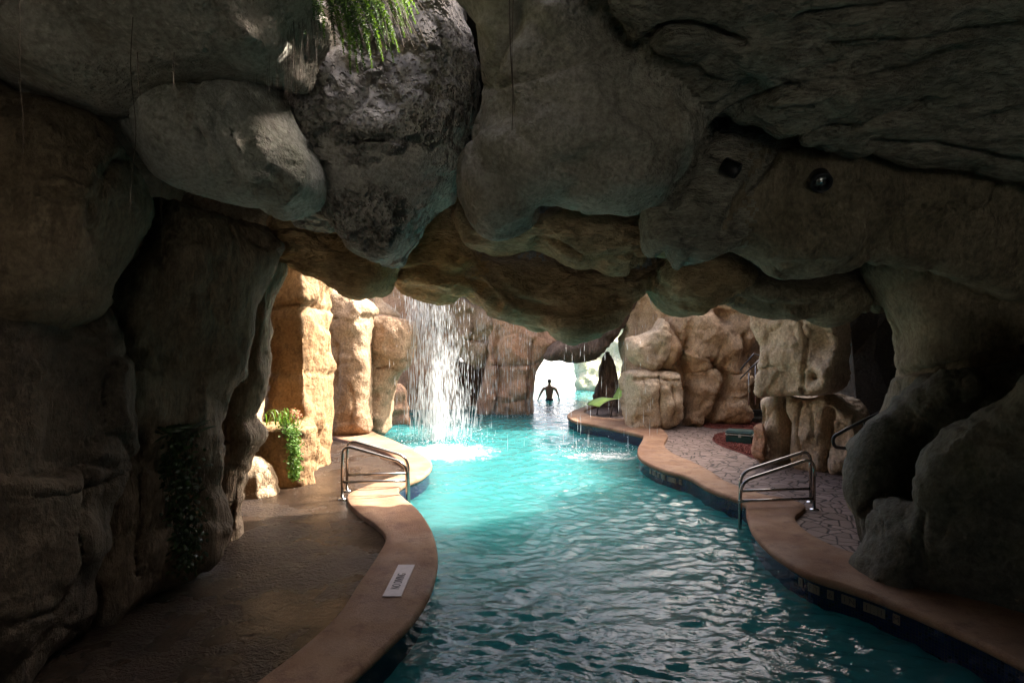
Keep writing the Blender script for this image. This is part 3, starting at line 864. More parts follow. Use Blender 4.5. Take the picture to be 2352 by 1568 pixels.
r_sheet = rock('ceiling_rock', 'dark layered rock sheet filling the top right corner of the ceiling', 'rock',
     [(1380, -110), (2480, -110), (2480, 420), (2300, 400), (2160, 380), (2040, 362), (1950, 340), (1830, 300), (1720, 280), (1610, 270), (1540, 150), (1450, 70)], 4.5, M['ceil_strata'],
     front=.3, back=1.5, R=.5, tilt=(-.4, 3.0), strat=.035, strat_s=(.7, .7, 3.2), bumps=[(1600, 60, 90, .1), (1850, 150, 120, .1)],
     cracks=[([(1480, 90), (1540, 62), (1620, 70), (1700, 105)], 9, .16), ([(1560, 260), (1640, 190), (1700, 150), (1740, 100)], 8, .12), ([(1830, 60), (2000, 30), (2352, -10)], 6, .07), ([(1800, 200), (2000, 175), (2200, 120)], 5, .06), ([(1640, 250), (1720, 190), (1800, 150), (1900, 60)], 6, .06), ([(1760, 240), (1900, 215), (2100, 170), (2352, 140)], 5, .04), ([(1950, 300), (2100, 250), (2352, 230)], 5, .04), ([(1750, 130), (1950, 95), (2352, 40)], 5, .03)], seed=6, amp=.05)
r_slope = rock('ceiling_rock', 'dark sloping rock between the central boulder and the round ceiling spotlight', 'rock',
     [(1500, 560), (1500, 470), (1560, 360), (1600, 260), (1720, 220), (1860, 240), (1880, 350), (1810, 400), (1760, 480), (1700, 550), (1640, 580), (1570, 590)], 5.3, M['ceil_strata'],
     front=.25, back=1., R=.5, strat=.02, seed=7, amp=.05)
r_spot = rock('ceiling_rock', 'wide brown rock holding the round ceiling spotlight, rounded lower rim', 'rock',
     [(1640, 545), (1670, 440), (1720, 340), (1820, 270), (2000, 290), (2160, 310), (2480, 340), (2480, 700), (2250, 660), (2100, 612), (2008, 605), (1930, 630), (1860, 648), (1800, 642), (1740, 620), (1690, 595)], 5.35, M['rgt'],
     front=.28, back=1.1, R=.6, tilt=(0, 1.), bumps=[(1830, 560, 80, .14), (2000, 480, 120, .06)], cracks=[([(1850, 420), (2000, 470), (2200, 470)], 4, .03), ([(1790, 410), (1780, 500)], 5, .03)], seed=8, amp=.06)
r_band = rock('ceiling_rock', 'long grey rock band under the central boulder with a bright lower lip', 'rock',
     [(1050, 470), (1100, 520), (1200, 500), (1320, 480), (1440, 490), (1530, 455), (1600, 520), (1640, 560), (1590, 580), (1510, 585), (1460, 606), (1400, 612), (1330, 602), (1285, 576), (1220, 560), (1140, 570), (1085, 560), (1060, 530)], 6.4, M['under'],
     front=.5, back=.9, R=.35, strat=.03, seed=9, amp=.06, step=.04)
r_keel = rock('ceiling_rock', 'lowest dark keel of rock hanging in the middle of the cave mouth', 'rock',
     [(1060, 600), (1085, 570), (1180, 575), (1285, 580), (1340, 605), (1440, 615), (1545, 585), (1540, 620), (1505, 655), (1455, 690), (1420, 735), (1380, 765), (1330, 787), (1290, 780), (1245, 752), (1180, 735), (1125, 715), (1090, 690), (1066, 650)], 7.9, M['under'],
     front=.75, back=1.0, R=.6, strat=.05, strat_s=(.5, .5, 3.5), bumps=[(1300, 640, 80, -.25), (1200, 600, 60, -.1), (1300, 750, 60, .1), (1130, 680, 40, .12)],
     cracks=[([(1110, 600), (1150, 660), (1210, 700), (1330, 715), (1430, 690)], 7, .1), ([(1080, 640), (1140, 700)], 5, .06), ([(1440, 620), (1480, 640), (1530, 600)], 7, .06)], seed=10, amp=.09, step=.05)
r_crown = rock('ceiling_rock', 'streaked rock at the arch crown above the waterfall, warm bounce put into its colour', 'rock',
     [(900, 585), (930, 530), (985, 460), (1050, 430), (1075, 480), (1090, 560), (1110, 620), (1090, 650), (1050, 668), (1000, 668), (950, 655), (905, 630)], 7.5, M['under_bounce'],
     front=.55, back=.9, R=.45, strat=.04, bumps=[(980, 560, 40, -.1)], cracks=[([(940, 520), (1000, 480), (1040, 470)], 6, .06), ([(900, 630), (960, 622), (1040, 640), (1090, 620)], 6, .08)], seed=11, amp=.08)
r_fall_lobe = rock('ceiling_rock', 'small lobe of rock hanging over the waterfall, warm bounce in its colour', 'rock',
     [(905, 640), (950, 632), (1010, 640), (1060, 648), (1068, 668), (1050, 690), (1010, 700), (965, 692), (925, 668)], 7.9, M['under_bounce'],
     front=.35, back=.7, R=.25, strat=.02, seed=12, amp=.05, step=.04)
rock('ceiling_rock', 'brown streaked rock slab over the planter opening on the left', 'rock',
     [(622, 520), (660, 480), (740, 478), (800, 530), (850, 570), (908, 560), (905, 590), (893, 635), (885, 668), (850, 678), (800, 668), (745, 650), (690, 628), (640, 600)], 7.0, M['under_bounce'],
     front=.55, back=.9, R=.4, strat=.04, lean=(.1, -1, -.2), bumps=[(760, 540, 40, -.12), (860, 630, 40, .1)], cracks=[([(640, 585), (700, 600), (760, 640)], 5, .06), ([(700, 500), (780, 560), (850, 610)], 7, .07)], seed=13, amp=.08, step=.04)
rock('ceiling_rock', 'grey pointed rock wedge beside the arch crown, under the pitted face', 'rock',
     [(690, 470), (760, 470), (880, 450), (985, 430), (960, 480), (935, 525), (905, 572), (855, 585), (800, 562), (750, 520)], 6.2, M['ceil'],
     front=.45, back=.7, R=.35, bumps=[(840, 520, 50, .1)], seed=14, amp=.06, step=.04)
r_knob = rock('ceiling_rock', 'dark hanging rock knob at the right of the central keel, above the big rock column', 'rock',
     [(1520, 590), (1580, 572), (1640, 560), (1690, 600), (1720, 640), (1700, 690), (1650, 706), (1610, 720), (1570, 722), (1530, 708), (1506, 670), (1508, 625)], 7.2, M['under'],
     front=.55, back=.9, R=.45, strat=.02, seed=15, amp=.06)
r_rib = rock('ceiling_rock', 'long olive rock rib under the spotlight rock, curving down to the right column', 'rock',
     [(1650, 690), (1690, 640), (1760, 628), (1860, 640), (1950, 625), (2015, 605), (2045, 640), (2030, 680), (1975, 700), (1930, 735), (1890, 750), (1850, 738), (1790, 735), (1720, 715)], 7.4, M['rgt'],
     front=.5, back=.9, R=.4, bumps=[(1800, 690, 50, .08)], cracks=[([(1700, 700), (1800, 712), (1900, 700), (1980, 640)], 6, .06)], seed=16, amp=.06)
r_wedge = rock('ceiling_rock', 'small grey rock wedged above the dark side cavern on the right', 'rock',
     [(1935, 690), (1975, 665), (2020, 640), (2060, 660), (2064, 705), (2010, 712), (1950, 712)], 8.1, M['rgt'], front=.3, back=.6, R=.25, seed=17, step=.04)

r_mass = rock('ceiling_rock', 'rough dark mass of the cave roof seen in the gaps between the hanging rocks', 'rock',
     [(-120, -120), (2500, -120), (2500, 600), (2060, 640), (1960, 650), (1850, 690), (1720, 670), (1600, 680), (1500, 600), (1400, 700), (1300, 740), (1180, 690), (1060, 600), (940, 600), (860, 600), (760, 600), (690, 560), (620, 560), (500, 600), (300, 640), (-120, 600)], 8.0, M['ceil'],
     front=.35, back=.7, R=.4, step=.07, seed=18, amp=.15)

# ================================================================ cave walls left and right
rock('rock_wall', 'brown shoulder of rock bulging from the left wall under the egg boulder', 'rock wall',
     [(-90, 190), (60, 215), (180, 250), (260, 310), (312, 390), (326, 455), (318, 520), (290, 590), (240, 655), (225, 700), (150, 760), (60, 800), (-90, 820)], 4.0, M['wall'],
     tilt=(1.0, 0), front=.5, back=1.2, R=.55, bumps=[(200, 560, 70, .1), (270, 480, 50, .06)], cracks=[([(250, 330), (230, 420), (280, 470)], 6, .04)], seed=21, amp=.07)
rock('rock_wall', 'lower left wall of rock down to the wet deck, shade in its colour', 'rock wall',
     [(-100, 640), (100, 640), (215, 690), (240, 800), (262, 930), (272, 1030), (250, 1075), (222, 1130), (208, 1230), (185, 1320), (180, 1420), (90, 1500), (-100, 1640)], 4.35, M['wall_shaded'],
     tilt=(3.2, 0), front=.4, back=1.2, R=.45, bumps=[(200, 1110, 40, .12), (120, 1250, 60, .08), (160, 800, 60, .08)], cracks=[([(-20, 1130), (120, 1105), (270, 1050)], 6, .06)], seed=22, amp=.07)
rock('rock_wall', 'large brown left wall of the cave ending in a fibrous lit edge beside the planter', 'rock wall',
     [(200, 660), (300, 540), (345, 455), (420, 470), (540, 520), (635, 560), (608, 625), (575, 700), (556, 780), (542, 850), (516, 910), (502, 960), (508, 1000), (512, 1030), (515, 1060), (507, 1110), (512, 1190), (516, 1245), (490, 1292), (420, 1330), (300, 1385), (200, 1440), (170, 1200)], 5.55, M['wall_fib'],
     tilt=(3.6, 0), front=.42, back=.75, R=.5, bumps=[(560, 830, 40, .1), (530, 1100, 40, .12), (380, 620, 90, .1), (420, 900, 120, -.12), (330, 1150, 90, -.1)],
     cracks=[([(560, 780), (520, 870), (500, 960), (505, 1060)], 8, .06), ([(480, 500), (520, 560), (640, 590)], 5, .05), ([(275, 1000), (280, 1150), (270, 1300)], 7, .1)], seed=23, amp=.08, strat=.03, strat_s=(2.5, 2.5, .5), step=.04)
rock('rock_pillar', 'fibrous jamb ending the left cave wall, court light put into its pale colour', 'rock pillar',
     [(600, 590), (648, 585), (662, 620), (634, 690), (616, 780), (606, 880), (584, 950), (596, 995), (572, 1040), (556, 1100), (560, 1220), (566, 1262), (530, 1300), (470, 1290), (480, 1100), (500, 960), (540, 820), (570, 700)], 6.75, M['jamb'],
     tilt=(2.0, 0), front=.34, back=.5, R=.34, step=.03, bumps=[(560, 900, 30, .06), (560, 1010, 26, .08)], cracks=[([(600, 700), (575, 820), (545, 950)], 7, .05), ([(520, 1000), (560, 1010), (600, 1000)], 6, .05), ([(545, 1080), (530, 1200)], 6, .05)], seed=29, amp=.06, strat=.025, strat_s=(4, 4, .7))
r_pier = rock('rock_wall', 'tall olive rock pier at the right of the cave, pale lit inner edge', 'rock wall',
     [(2000, 596), (2060, 520), (2200, 450), (2480, 420), (2480, 960), (2300, 1000), (2160, 1150), (2060, 1275), (2010, 1262), (1985, 1200), (1965, 1130), (1975, 1060), (2030, 985), (2058, 930), (2074, 840), (2066, 760), (2040, 690), (2018, 640)], 6.5, M['rgt'],
     tilt=(-1.4, 0), front=.5, back=.9, R=.4, bumps=[(2110, 780, 50, .1)], cracks=[([(2060, 860), (2150, 845), (2352, 800)], 7, .08)], seed=24, amp=.06)
rock('rock_wall', 'slanting rock buttress in front of the right pier, shade put into its colour', 'rock wall',
     [(2480, 800), (2330, 838), (2180, 858), (2100, 900), (2062, 945), (1990, 985), (1945, 1045), (1934, 1105), (1955, 1180), (1972, 1240), (2000, 1268), (2060, 1275), (2200, 1200), (2480, 1100)], 6.05, M['rgt_shaded'],
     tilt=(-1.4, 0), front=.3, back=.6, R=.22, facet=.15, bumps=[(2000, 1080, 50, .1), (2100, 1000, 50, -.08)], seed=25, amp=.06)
r_corner = rock('boulder', 'massive green boulder filling the lower right corner, dimness put into its colour', 'boulder',
     [(2490, 760), (2352, 865), (2270, 930), (2160, 990), (2112, 1055), (2098, 1110), (2108, 1165), (2120, 1250), (2060, 1330), (2050, 1420), (2180, 1490), (2490, 1640)], 5.15, M['rgt_shaded'],
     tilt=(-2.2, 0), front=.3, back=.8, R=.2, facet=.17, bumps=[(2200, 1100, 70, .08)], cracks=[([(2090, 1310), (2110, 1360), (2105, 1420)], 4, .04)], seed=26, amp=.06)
r_foot = rock('boulder', 'smaller rounded rock lobe at the left foot of the massive corner boulder', 'boulder',
     [(2108, 1160), (2130, 1220), (2130, 1300), (2110, 1400), (2060, 1410), (2006, 1385), (1998, 1330), (2015, 1270), (2035, 1230), (2070, 1190)], 5.3, M['rgt_shaded'], front=.2, back=.5, R=.16, facet=.16, seed=27, amp=.05)

CEIL_CR = [([(1300, 455), (1330, 430), (1320, 400), (1290, 380)], 7, .03), ([(1090, 200), (1180, 182), (1260, 165), (1340, 140), (1400, 122)], 8, .06), ([(1200, -10), (1192, 60), (1150, 105), (1112, 160), (1108, 200)], 9, .06),
           ([(1365, -30), (1400, 50), (1450, 110)], 9, .07), ([(1400, 122), (1470, 118), (1560, 150), (1640, 200)], 9, .05), ([(1420, 180), (1440, 250), (1500, 300), (1530, 360)], 10, .04),
           ([(1480, 95), (1540, 66), (1620, 74), (1700, 108)], 11, .13), ([(1545, 470), (1590, 380), (1650, 285), (1740, 225), (1830, 205)], 10, .10), ([(1660, 540), (1700, 450), (1760, 380), (1800, 330), (1900, 300), (2010, 285), (2120, 235)], 10, .09),
           ([(1830, 60), (2000, 30), (2352, -10)], 8, .05), ([(1800, 200), (2000, 175), (2200, 120)], 8, .05), ([(1900, 120), (2100, 95), (2352, 60)], 8, .04), ([(2000, 340), (2150, 345), (2352, 385)], 9, .06),
           ([(1110, 600), (1150, 660), (1210, 700), (1330, 715), (1430, 690)], 10, .09), ([(1080, 640), (1140, 700)], 8, .06), ([(1230, 560), (1290, 570), (1350, 600), (1450, 606), (1540, 580)], 9, .10), ([(1460, 640), (1500, 600)], 8, .05),
           ([(1700, 700), (1800, 712), (1900, 700), (1980, 640)], 9, .06), ([(1850, 420), (2000, 470), (2200, 470)], 7, .03), ([(2060, 860), (2150, 845), (2352, 800)], 9, .07), ([(940, 520), (1000, 480), (1040, 470)], 8, .06), ([(900, 630), (960, 622), (1040, 640), (1090, 620)], 8, .07)]
merge_rocks([r_cent, r_lobe, r_sheet, r_slope, r_spot, r_band, r_keel, r_crown, r_fall_lobe, r_knob, r_rib, r_wedge, r_pier, r_mass], 'cave_ceiling',
            'continuous sculpted grey and brown rock ceiling sweeping from the central boulder to the right pier', 'rock ceiling', voxel=.034, smooth=7, cracks=CEIL_CR, strat=(1.9, 3.9, .035))
merge_rocks([r_corner, r_foot], 'boulder', 'massive green boulder filling the lower right corner, dimness put into its colour', 'boulder', voxel=.03, smooth=10, facet=.09, cracks=[([(2090, 1310), (2110, 1360), (2105, 1420)], 8, .04), ([(2120, 1180), (2115, 1230), (2125, 1300)], 9, .04)])

# ================================================================ free standing rocks beyond the cave mouth
def foot(u0, u1, y0, y1, skew=0., rnd=.12):
    """plan outline of a column whose front spans u0..u1 at distance y0 and whose back is at y1"""
    xl, xr = (u0 - CX) / F * y0, (u1 - CX) / F * y0
    k = 1 + (y1 / y0 - 1) * .9
    bl = xl * k if xl > 0 else xl; br_ = xr * k if xr < 0 else xr
    if bl > br_ - .3: br_ = bl + .3
    w = (xr - xl)
    return [(xl, y0 + .08), (xl + rnd * w, y0), (xr - rnd * w, y0), (xr, y0 + .08), ((xr + br_) / 2, (y0 + y1) / 2), (br_, y1 - .1), (br_ - .1 * w, y1), (bl + .1 * w, y1), (bl, y1 - .1), ((xl + bl) / 2, (y0 + y1) / 2)]
def zat(v, d): return CH - (v - CY) / F * d

column('rock_pillar', 'tan rock pillar behind the rock planter with a sunlit side', 'rock pillar',
       [(-4.15, 9.62), (-3.8, 9.5), (-3.52, 9.46), (-3.44, 9.55), (-3.40, 10.0), (-3.36, 10.5), (-3.45, 10.62), (-3.9, 10.7), (-4.3, 10.6), (-4.3, 10.0)], .05, 4.0, M['ochre'],
       prof=((0, 1, 0, 0), (.25, .95, -.03, 0), (.5, 1.0, .02, 0), (.75, 1.08, -.04, 0), (1, 1.14, .0, 0)), amp=.07, flute=.04, fs=3.5, rings=((3.05, .035, .07), (1.95, .04, .03)), seed=31, step=.045)
column('rock_pillar', 'sunlit sliver of rock between the left cave wall and the planter', 'rock pillar',
       [(-4.75, 8.95), (-4.35, 8.85), (-4.15, 8.95), (-4.1, 9.3), (-4.25, 9.6), (-4.8, 9.6)], .05, 3.6, M['tan2'],
       prof=((0, 1, .1, 0), (.35, .95, .05, 0), (.7, .9, 0, 0), (1, 1, 0, 0)), amp=.06, flute=.03, seed=32, step=.05)
column('boulder', 'low rounded brown rock in the pool behind the waterfall, left side', 'boulder',
       foot(884, 940, 17.2, 18.2), -.9, .75, M['pink'], prof=((0, 1, 0, 0), (.6, .95, 0, 0), (1, .6, .0, 0)), amp=.08, flute=.03, seed=35, top=.4)
column('rock_wall', 'broad shadowed rock wall behind the waterfall on the left', 'rock wall',
       [(-9.5, 21.5), (-6, 21.2), (-2.6, 21.0), (-2.2, 21.6), (-2.4, 23), (-6, 23.3), (-9.5, 23)], -.9, 5.0, M['pink'], amp=.2, sc=.7, flute=.12, fs=.9, seed=36, step=.11)
column('rock_wall', 'dark rock standing in for the shaded recess behind the falling water', 'rock wall',
       foot(930, 1110, 22.2, 23.6), -.9, 1.3, M['dark'], amp=.12, flute=.08, seed=38, step=.1)  # solid dark rock fills the recess; its shade is put into the colour
# traced masses: T3 / T5 turn survey points of two enlargements into grid points
def T3(L): return [(528.4 + .41 * q[0], 551.2 + .41 * q[1], *q[2:]) for q in L]
def T5(L): return [(1240.3 + .381 * q[0], 620.2 + .381 * q[1], *q[2:]) for q in L]
def C3(L): return [(T3(p), w * .41, d) for p, w, d in L]
def C5(L): return [(T5(p), w * .381, d) for p, w, d in L]
def B3(L): return [(*T3([q[:2]])[0], q[2] * .41, q[3]) for q in L]
def B5(L): return [(*T5([q[:2]])[0], q[2] * .381, q[3]) for q in L]

rock('rock_pillar', 'tall tan rock tower with a sunlit tip left of the waterfall', 'rock pillar',
     T3([(515, 240), (680, 290), (745, 322), (803, 378), (797, 440), (787, 560), (793, 700), (783, 900), (792, 1062), (700, 1102), (575, 1105), (562, 900), (545, 700), (530, 500)]), 13.7, M['tan'], front=.5, back=1.0, R=.45, step=.05,
     bumps=B3([(575, 720, 26, -.18), (700, 480, 60, .14), (690, 820, 50, .1), (760, 360, 30, .15)]), cracks=C3([([(600, 520), (640, 620), (630, 800)], 14, .1), ([(700, 1000), (720, 900), (705, 800)], 6, .06), ([(560, 430), (640, 445)], 5, .06)]), seed=33, amp=.08, facet=.12)
rock('rock_pillar', 'mushroom shaped tan rock with a sunlit flat top beside the waterfall', 'rock pillar',
     T3([(772, 445), (830, 425), (905, 428), (985, 445), (1024, 482), (1030, 545), (1006, 640), (985, 715), (935, 765), (905, 835), (888, 930), (893, 1020), (872, 1085), (790, 1090), (775, 1000), (780, 800), (768, 600)]), 14.7, M['tan'], front=.5, back=1.3, R=.4, step=.05, p=2.6,
     bumps=B3([(835, 860, 18, -.12), (900, 560, 60, .15), (830, 980, 20, .08)]), cracks=C3([([(800, 480), (790, 600), (805, 700)], 5, .1), ([(845, 715), (900, 705), (950, 720)], 5, .12), ([(790, 585), (850, 600)], 4, .06), ([(760, 930), (775, 1030)], 6, .08)]), seed=34, amp=.07)
rock('boulder', 'pale sunlit knob of rock on top of the rocks left of the waterfall', 'boulder',
     T3([(790, 430), (800, 335), (835, 292), (856, 340), (890, 372), (950, 432), (905, 455), (840, 450)]), 15.6, M['tan2'], front=.4, back=.8, R=.35, step=.05, seed=58, amp=.07)
rock('rock_wall', 'rosy stacked rock blocks behind the waterfall', 'rock wall',
     T3([(1120, 150), (1300, 300), (1440, 370), (1545, 430), (1540, 540), (1480, 640), (1425, 702), (1340, 698), (1285, 640), (1240, 500), (1150, 480), (1060, 420), (1040, 250)]), 20.6, M['tan'], front=.7, back=1.2, R=.5, step=.07, p=2.6,
     bumps=B3([(1410, 620, 30, .25), (1440, 470, 40, .3), (1330, 420, 40, -.15)]), cracks=C3([([(1320, 558), (1420, 565), (1500, 552)], 6, .2), ([(1350, 400), (1370, 500), (1345, 600)], 8, .15)]), seed=37, amp=.1, facet=.15)
rock('rock_pillar', 'rosy rock column standing in the pool with thin water running down it', 'rock pillar',
     T3([(1490, 400), (1620, 430), (1745, 500), (1838, 560), (1818, 615), (1752, 682), (1715, 760), (1702, 860), (1690, 985), (1560, 992), (1400, 985), (1410, 830), (1425, 720), (1440, 600), (1462, 500)]), 20.0, M['pink'], front=.6, back=1.2, R=.5, step=.065, p=2.6,
     bumps=B3([(1580, 620, 50, .2), (1780, 580, 30, .1), (1600, 850, 40, .12)]), cracks=C3([([(1510, 500), (1490, 640), (1512, 760), (1480, 960)], 16, .3), ([(1390, 695), (1550, 700), (1720, 692)], 7, .18), ([(1690, 560), (1680, 760), (1665, 960)], 10, .15), ([(1540, 900), (1640, 890)], 6, .1)]), seed=39, amp=.09, facet=.14)
rock('rock_pillar', 'big rugged tan rock mass in the middle right of the terrace', 'rock pillar',
     T5([(690, 110), (735, 300), (680, 380), (690, 480), (700, 590), (790, 612), (830, 700), (838, 938), (1000, 938), (1120, 912), (1246, 905), (1240, 780), (1256, 640), (1236, 540), (1272, 420), (1265, 320), (1230, 200), (1100, 120), (900, 90)]), 15.6, M['tan_lifted'], front=.6, back=1.3, R=.4, step=.045, p=2.6,
     bumps=B5([(780, 500, 40, .2), (930, 420, 70, .2), (1000, 330, 50, .12), (1120, 480, 40, .15), (920, 700, 40, .2), (1140, 800, 60, .15), (1060, 290, 36, -.25), (860, 380, 30, -.15), (1090, 560, 28, -.2)]),
     cracks=C5([([(850, 430), (830, 540), (862, 620), (842, 760), (832, 930)], 26, .5), ([(1000, 560), (1085, 640), (1050, 760), (1000, 860), (985, 938)], 26, .42), ([(880, 612), (1000, 590), (1120, 618), (1240, 635)], 8, .14), ([(1180, 400), (1200, 520), (1170, 600)], 16, .25), ([(740, 330), (800, 420), (780, 560)], 12, .15), ([(1010, 740), (1120, 770), (1240, 740)], 7, .1)]), seed=44, amp=.12, facet=.2, facet_s=1.4)
rock('rock_pillar', 'squat tan rock block at the left foot of the big rugged rock mass', 'rock pillar',
     T5([(512, 640), (545, 605), (610, 598), (690, 604), (790, 606), (845, 630), (850, 760), (835, 900), (765, 945), (620, 975), (530, 1000), (512, 900), (518, 760)]), 15.0, M['tan2'], front=.5, back=1.0, R=.35, step=.045, p=2.6,
     bumps=B5([(620, 740, 50, .12), (780, 800, 30, .12)]), cracks=C5([([(540, 655), (650, 645), (760, 660), (840, 655)], 6, .1), ([(695, 640), (690, 760), (705, 930)], 12, .16), ([(600, 640), (605, 690)], 5, .06), ([(770, 700), (775, 900)], 9, .12)]), seed=45, amp=.09, facet=.14, facet_s=1.5)
rock('boulder', 'rounded head of rock jutting left over the squat rock block', 'boulder',
     T5([(524, 460), (540, 415), (600, 388), (680, 350), (735, 290), (770, 400), (755, 520), (705, 580), (640, 598), (570, 570), (532, 520)]), 15.15, M['tan2'], front=.5, back=.8, R=.42, step=.045, seed=47, amp=.08, p=2.4, bumps=B5([(690, 500, 26, -.14), (570, 470, 40, .08)]), facet=.14, facet_s=1.5)
rock('rock_pillar', 'upper block of the near right rock column, court light in its pale colour', 'rock pillar',
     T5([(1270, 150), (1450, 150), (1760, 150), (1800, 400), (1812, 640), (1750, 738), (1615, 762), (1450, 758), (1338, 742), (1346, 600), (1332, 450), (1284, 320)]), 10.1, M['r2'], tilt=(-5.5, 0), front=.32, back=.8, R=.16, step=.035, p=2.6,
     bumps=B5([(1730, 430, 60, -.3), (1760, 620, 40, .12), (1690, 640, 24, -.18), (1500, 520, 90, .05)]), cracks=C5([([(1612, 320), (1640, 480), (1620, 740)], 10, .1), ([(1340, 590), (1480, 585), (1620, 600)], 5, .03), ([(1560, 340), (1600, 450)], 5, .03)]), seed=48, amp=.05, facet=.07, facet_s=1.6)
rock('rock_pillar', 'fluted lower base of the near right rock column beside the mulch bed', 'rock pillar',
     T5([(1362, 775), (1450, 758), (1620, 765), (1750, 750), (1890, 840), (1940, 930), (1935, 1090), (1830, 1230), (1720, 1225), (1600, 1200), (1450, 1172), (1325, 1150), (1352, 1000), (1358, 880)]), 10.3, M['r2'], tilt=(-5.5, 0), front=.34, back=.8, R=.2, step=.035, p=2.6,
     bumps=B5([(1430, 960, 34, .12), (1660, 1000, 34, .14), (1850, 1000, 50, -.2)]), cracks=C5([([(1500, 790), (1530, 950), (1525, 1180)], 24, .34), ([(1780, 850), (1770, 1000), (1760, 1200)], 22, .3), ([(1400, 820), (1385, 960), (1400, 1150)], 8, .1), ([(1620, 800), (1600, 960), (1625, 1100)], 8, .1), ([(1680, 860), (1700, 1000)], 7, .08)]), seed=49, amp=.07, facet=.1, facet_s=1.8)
rock('boulder', 'small pinkish rock at the foot of the near right column next to the green box', 'boulder',
     T5([(1282, 950), (1318, 918), (1352, 930), (1368, 1000), (1362, 1100), (1352, 1150), (1300, 1140), (1272, 1100), (1290, 1020)]), 10.35, M['pink'], front=.22, back=.3, R=.16, step=.03, seed=51, amp=.04)
rock('ceiling_rock', 'dark rock lintel of the second arch above the wading man', 'rock',
     [(1250, 822), (1280, 785), (1390, 738), (1440, 690), (1466, 684), (1446, 724), (1416, 764), (1392, 798), (1372, 820), (1350, 827), (1320, 829), (1285, 826)], 18.6, M['dark'],
     front=.6, back=1.6, R=.5, step=.07, seed=40, amp=.06, strat=.05)
column('rock_wall', 'green mossy rock bank across the pool, sunlight put into its pale tone', 'rock wall',
       [(3.35, 29.3), (4.2, 28.9), (6.2, 28.6), (8.5, 28.4), (9.3, 29.2), (9.2, 30.4), (5, 30.8), (3.9, 30.6)], -.9, 6.0, M['green'], prof=((0, 1, .1, 0), (.15, 1, .1, 0), (.4, .97, .15, 1.5), (.7, .95, .5, 3.0), (1, .9, 1.0, 4.8)), amp=.18, sc=.8, flute=.10, fs=.8, rings=((1.7, .07, .1), (3.0, .07, .1)), seed=41, step=.12)  # front leaned back to catch sun
column('boulder', 'dark pointed standing rock behind the green lounge chair', 'boulder',
       foot(1366, 1440, 19.6, 20.8), .1, 1.15, M['dark'], prof=((0, 1.02, 0, 0), (.4, .95, 0, 0), (.7, .74, -.02, 0), (1, .46, -.05, 0)), amp=.06, flute=.06, fs=2.2, top=.95, seed=42, step=.06)
column('rock_pillar', 'greyish tall rock column behind the big right rock mass', 'rock pillar',
       foot(1428, 1530, 18.3, 19.8), .1, 4.6, M['tan2'], prof=((0, 1, .1, 0), (.4, .92, .05, 0), (.62, .86, .1, 0), (.8, 1.0, -.02, 0), (1, 1.2, -.1, 0)), amp=.13, flute=.07, fs=1.2, rings=((3.55, .05, .06),), seed=43, step=.08)
column('rock_wall', 'sunlit ochre rock wall glimpsed between the two right columns', 'rock wall',
       [(6.6, 16.5), (8.2, 16.2), (10, 16), (10.5, 18), (6.8, 18)], .1, 4.6, M['ochre'], amp=.2, flute=.1, seed=52, step=.11)

# planter: a hollow rock holding the trailing plant
column('rock_planter', 'ochre rock planter against the pillar with a plant spilling over', 'planter',
       [(-4.05, 8.86), (-3.75, 8.72), (-3.35, 8.74), (-3.2, 8.9), (-3.16, 9.15), (-3.3, 9.36), (-3.7, 9.45), (-4.05, 9.3)], .1, 1.12, M['ochre'],
       prof=((0, .93, 0, 0), (.3, 1.0, 0, 0), (.6, 1.03, 0, 0), (1, 1.0, 0, 0)), amp=.035, flute=.02, top=.07, rings=((.62, .03, .03),), seed=53, step=.04)
column('boulder', 'round sunlit boulder on the deck at the foot of the left wall', 'boulder',
       [(-4.12, 8.3), (-3.85, 8.12), (-3.58, 8.2), (-3.47, 8.42), (-3.6, 8.66), (-3.95, 8.7), (-4.15, 8.55)], .1, .42, M['tan2'],
       prof=((0, 1.0, 0, 0), (.6, 1.0, 0, 0), (1, .93, 0, 0)), amp=.03, flute=.015, top=.36, seed=54, step=.035)
# ledge the water falls from (behind the arch crown)
column('rock_ledge', 'rock ledge high behind the arch from which the waterfall pours', 'rock ledge',
       [(-2.9, 15.6), (-1.6, 15.3), (-.2, 15.5), (.2, 16.3), (-.4, 17), (-2.6, 17)], 4.55, 5.0, M['tan'], amp=.1, flute=.03, seed=55, step=.09)

# ================================================================ waterfall and drips
def fallmat():
    m, nt, out = newmat('falling_water')
    d = N(nt, 'ShaderNodeBsdfDiffuse'); d.inputs[0].default_value = (.86, .88, .9, 1)
    t = N(nt, 'ShaderNodeBsdfTranslucent'); t.inputs[0].default_value = (.86, .88, .9, 1)
    g = N(nt, 'ShaderNodeBsdfGlossy', Roughness=.15)
    a = nt.nodes.new('ShaderNodeMixShader'); a.inputs[0].default_value = .5
    b = nt.nodes.new('ShaderNodeMixShader'); b.inputs[0].default_value = .15
    nt.links.new(d.outputs[0], a.inputs[1]); nt.links.new(t.outputs[0], a.inputs[2])
    nt.links.new(a.outputs[0], b.inputs[1]); nt.links.new(g.outputs[0], b.inputs[2])
    nt.links.new(b.outputs[0], out.inputs[0])
    return m
M['fall'] = fallmat()

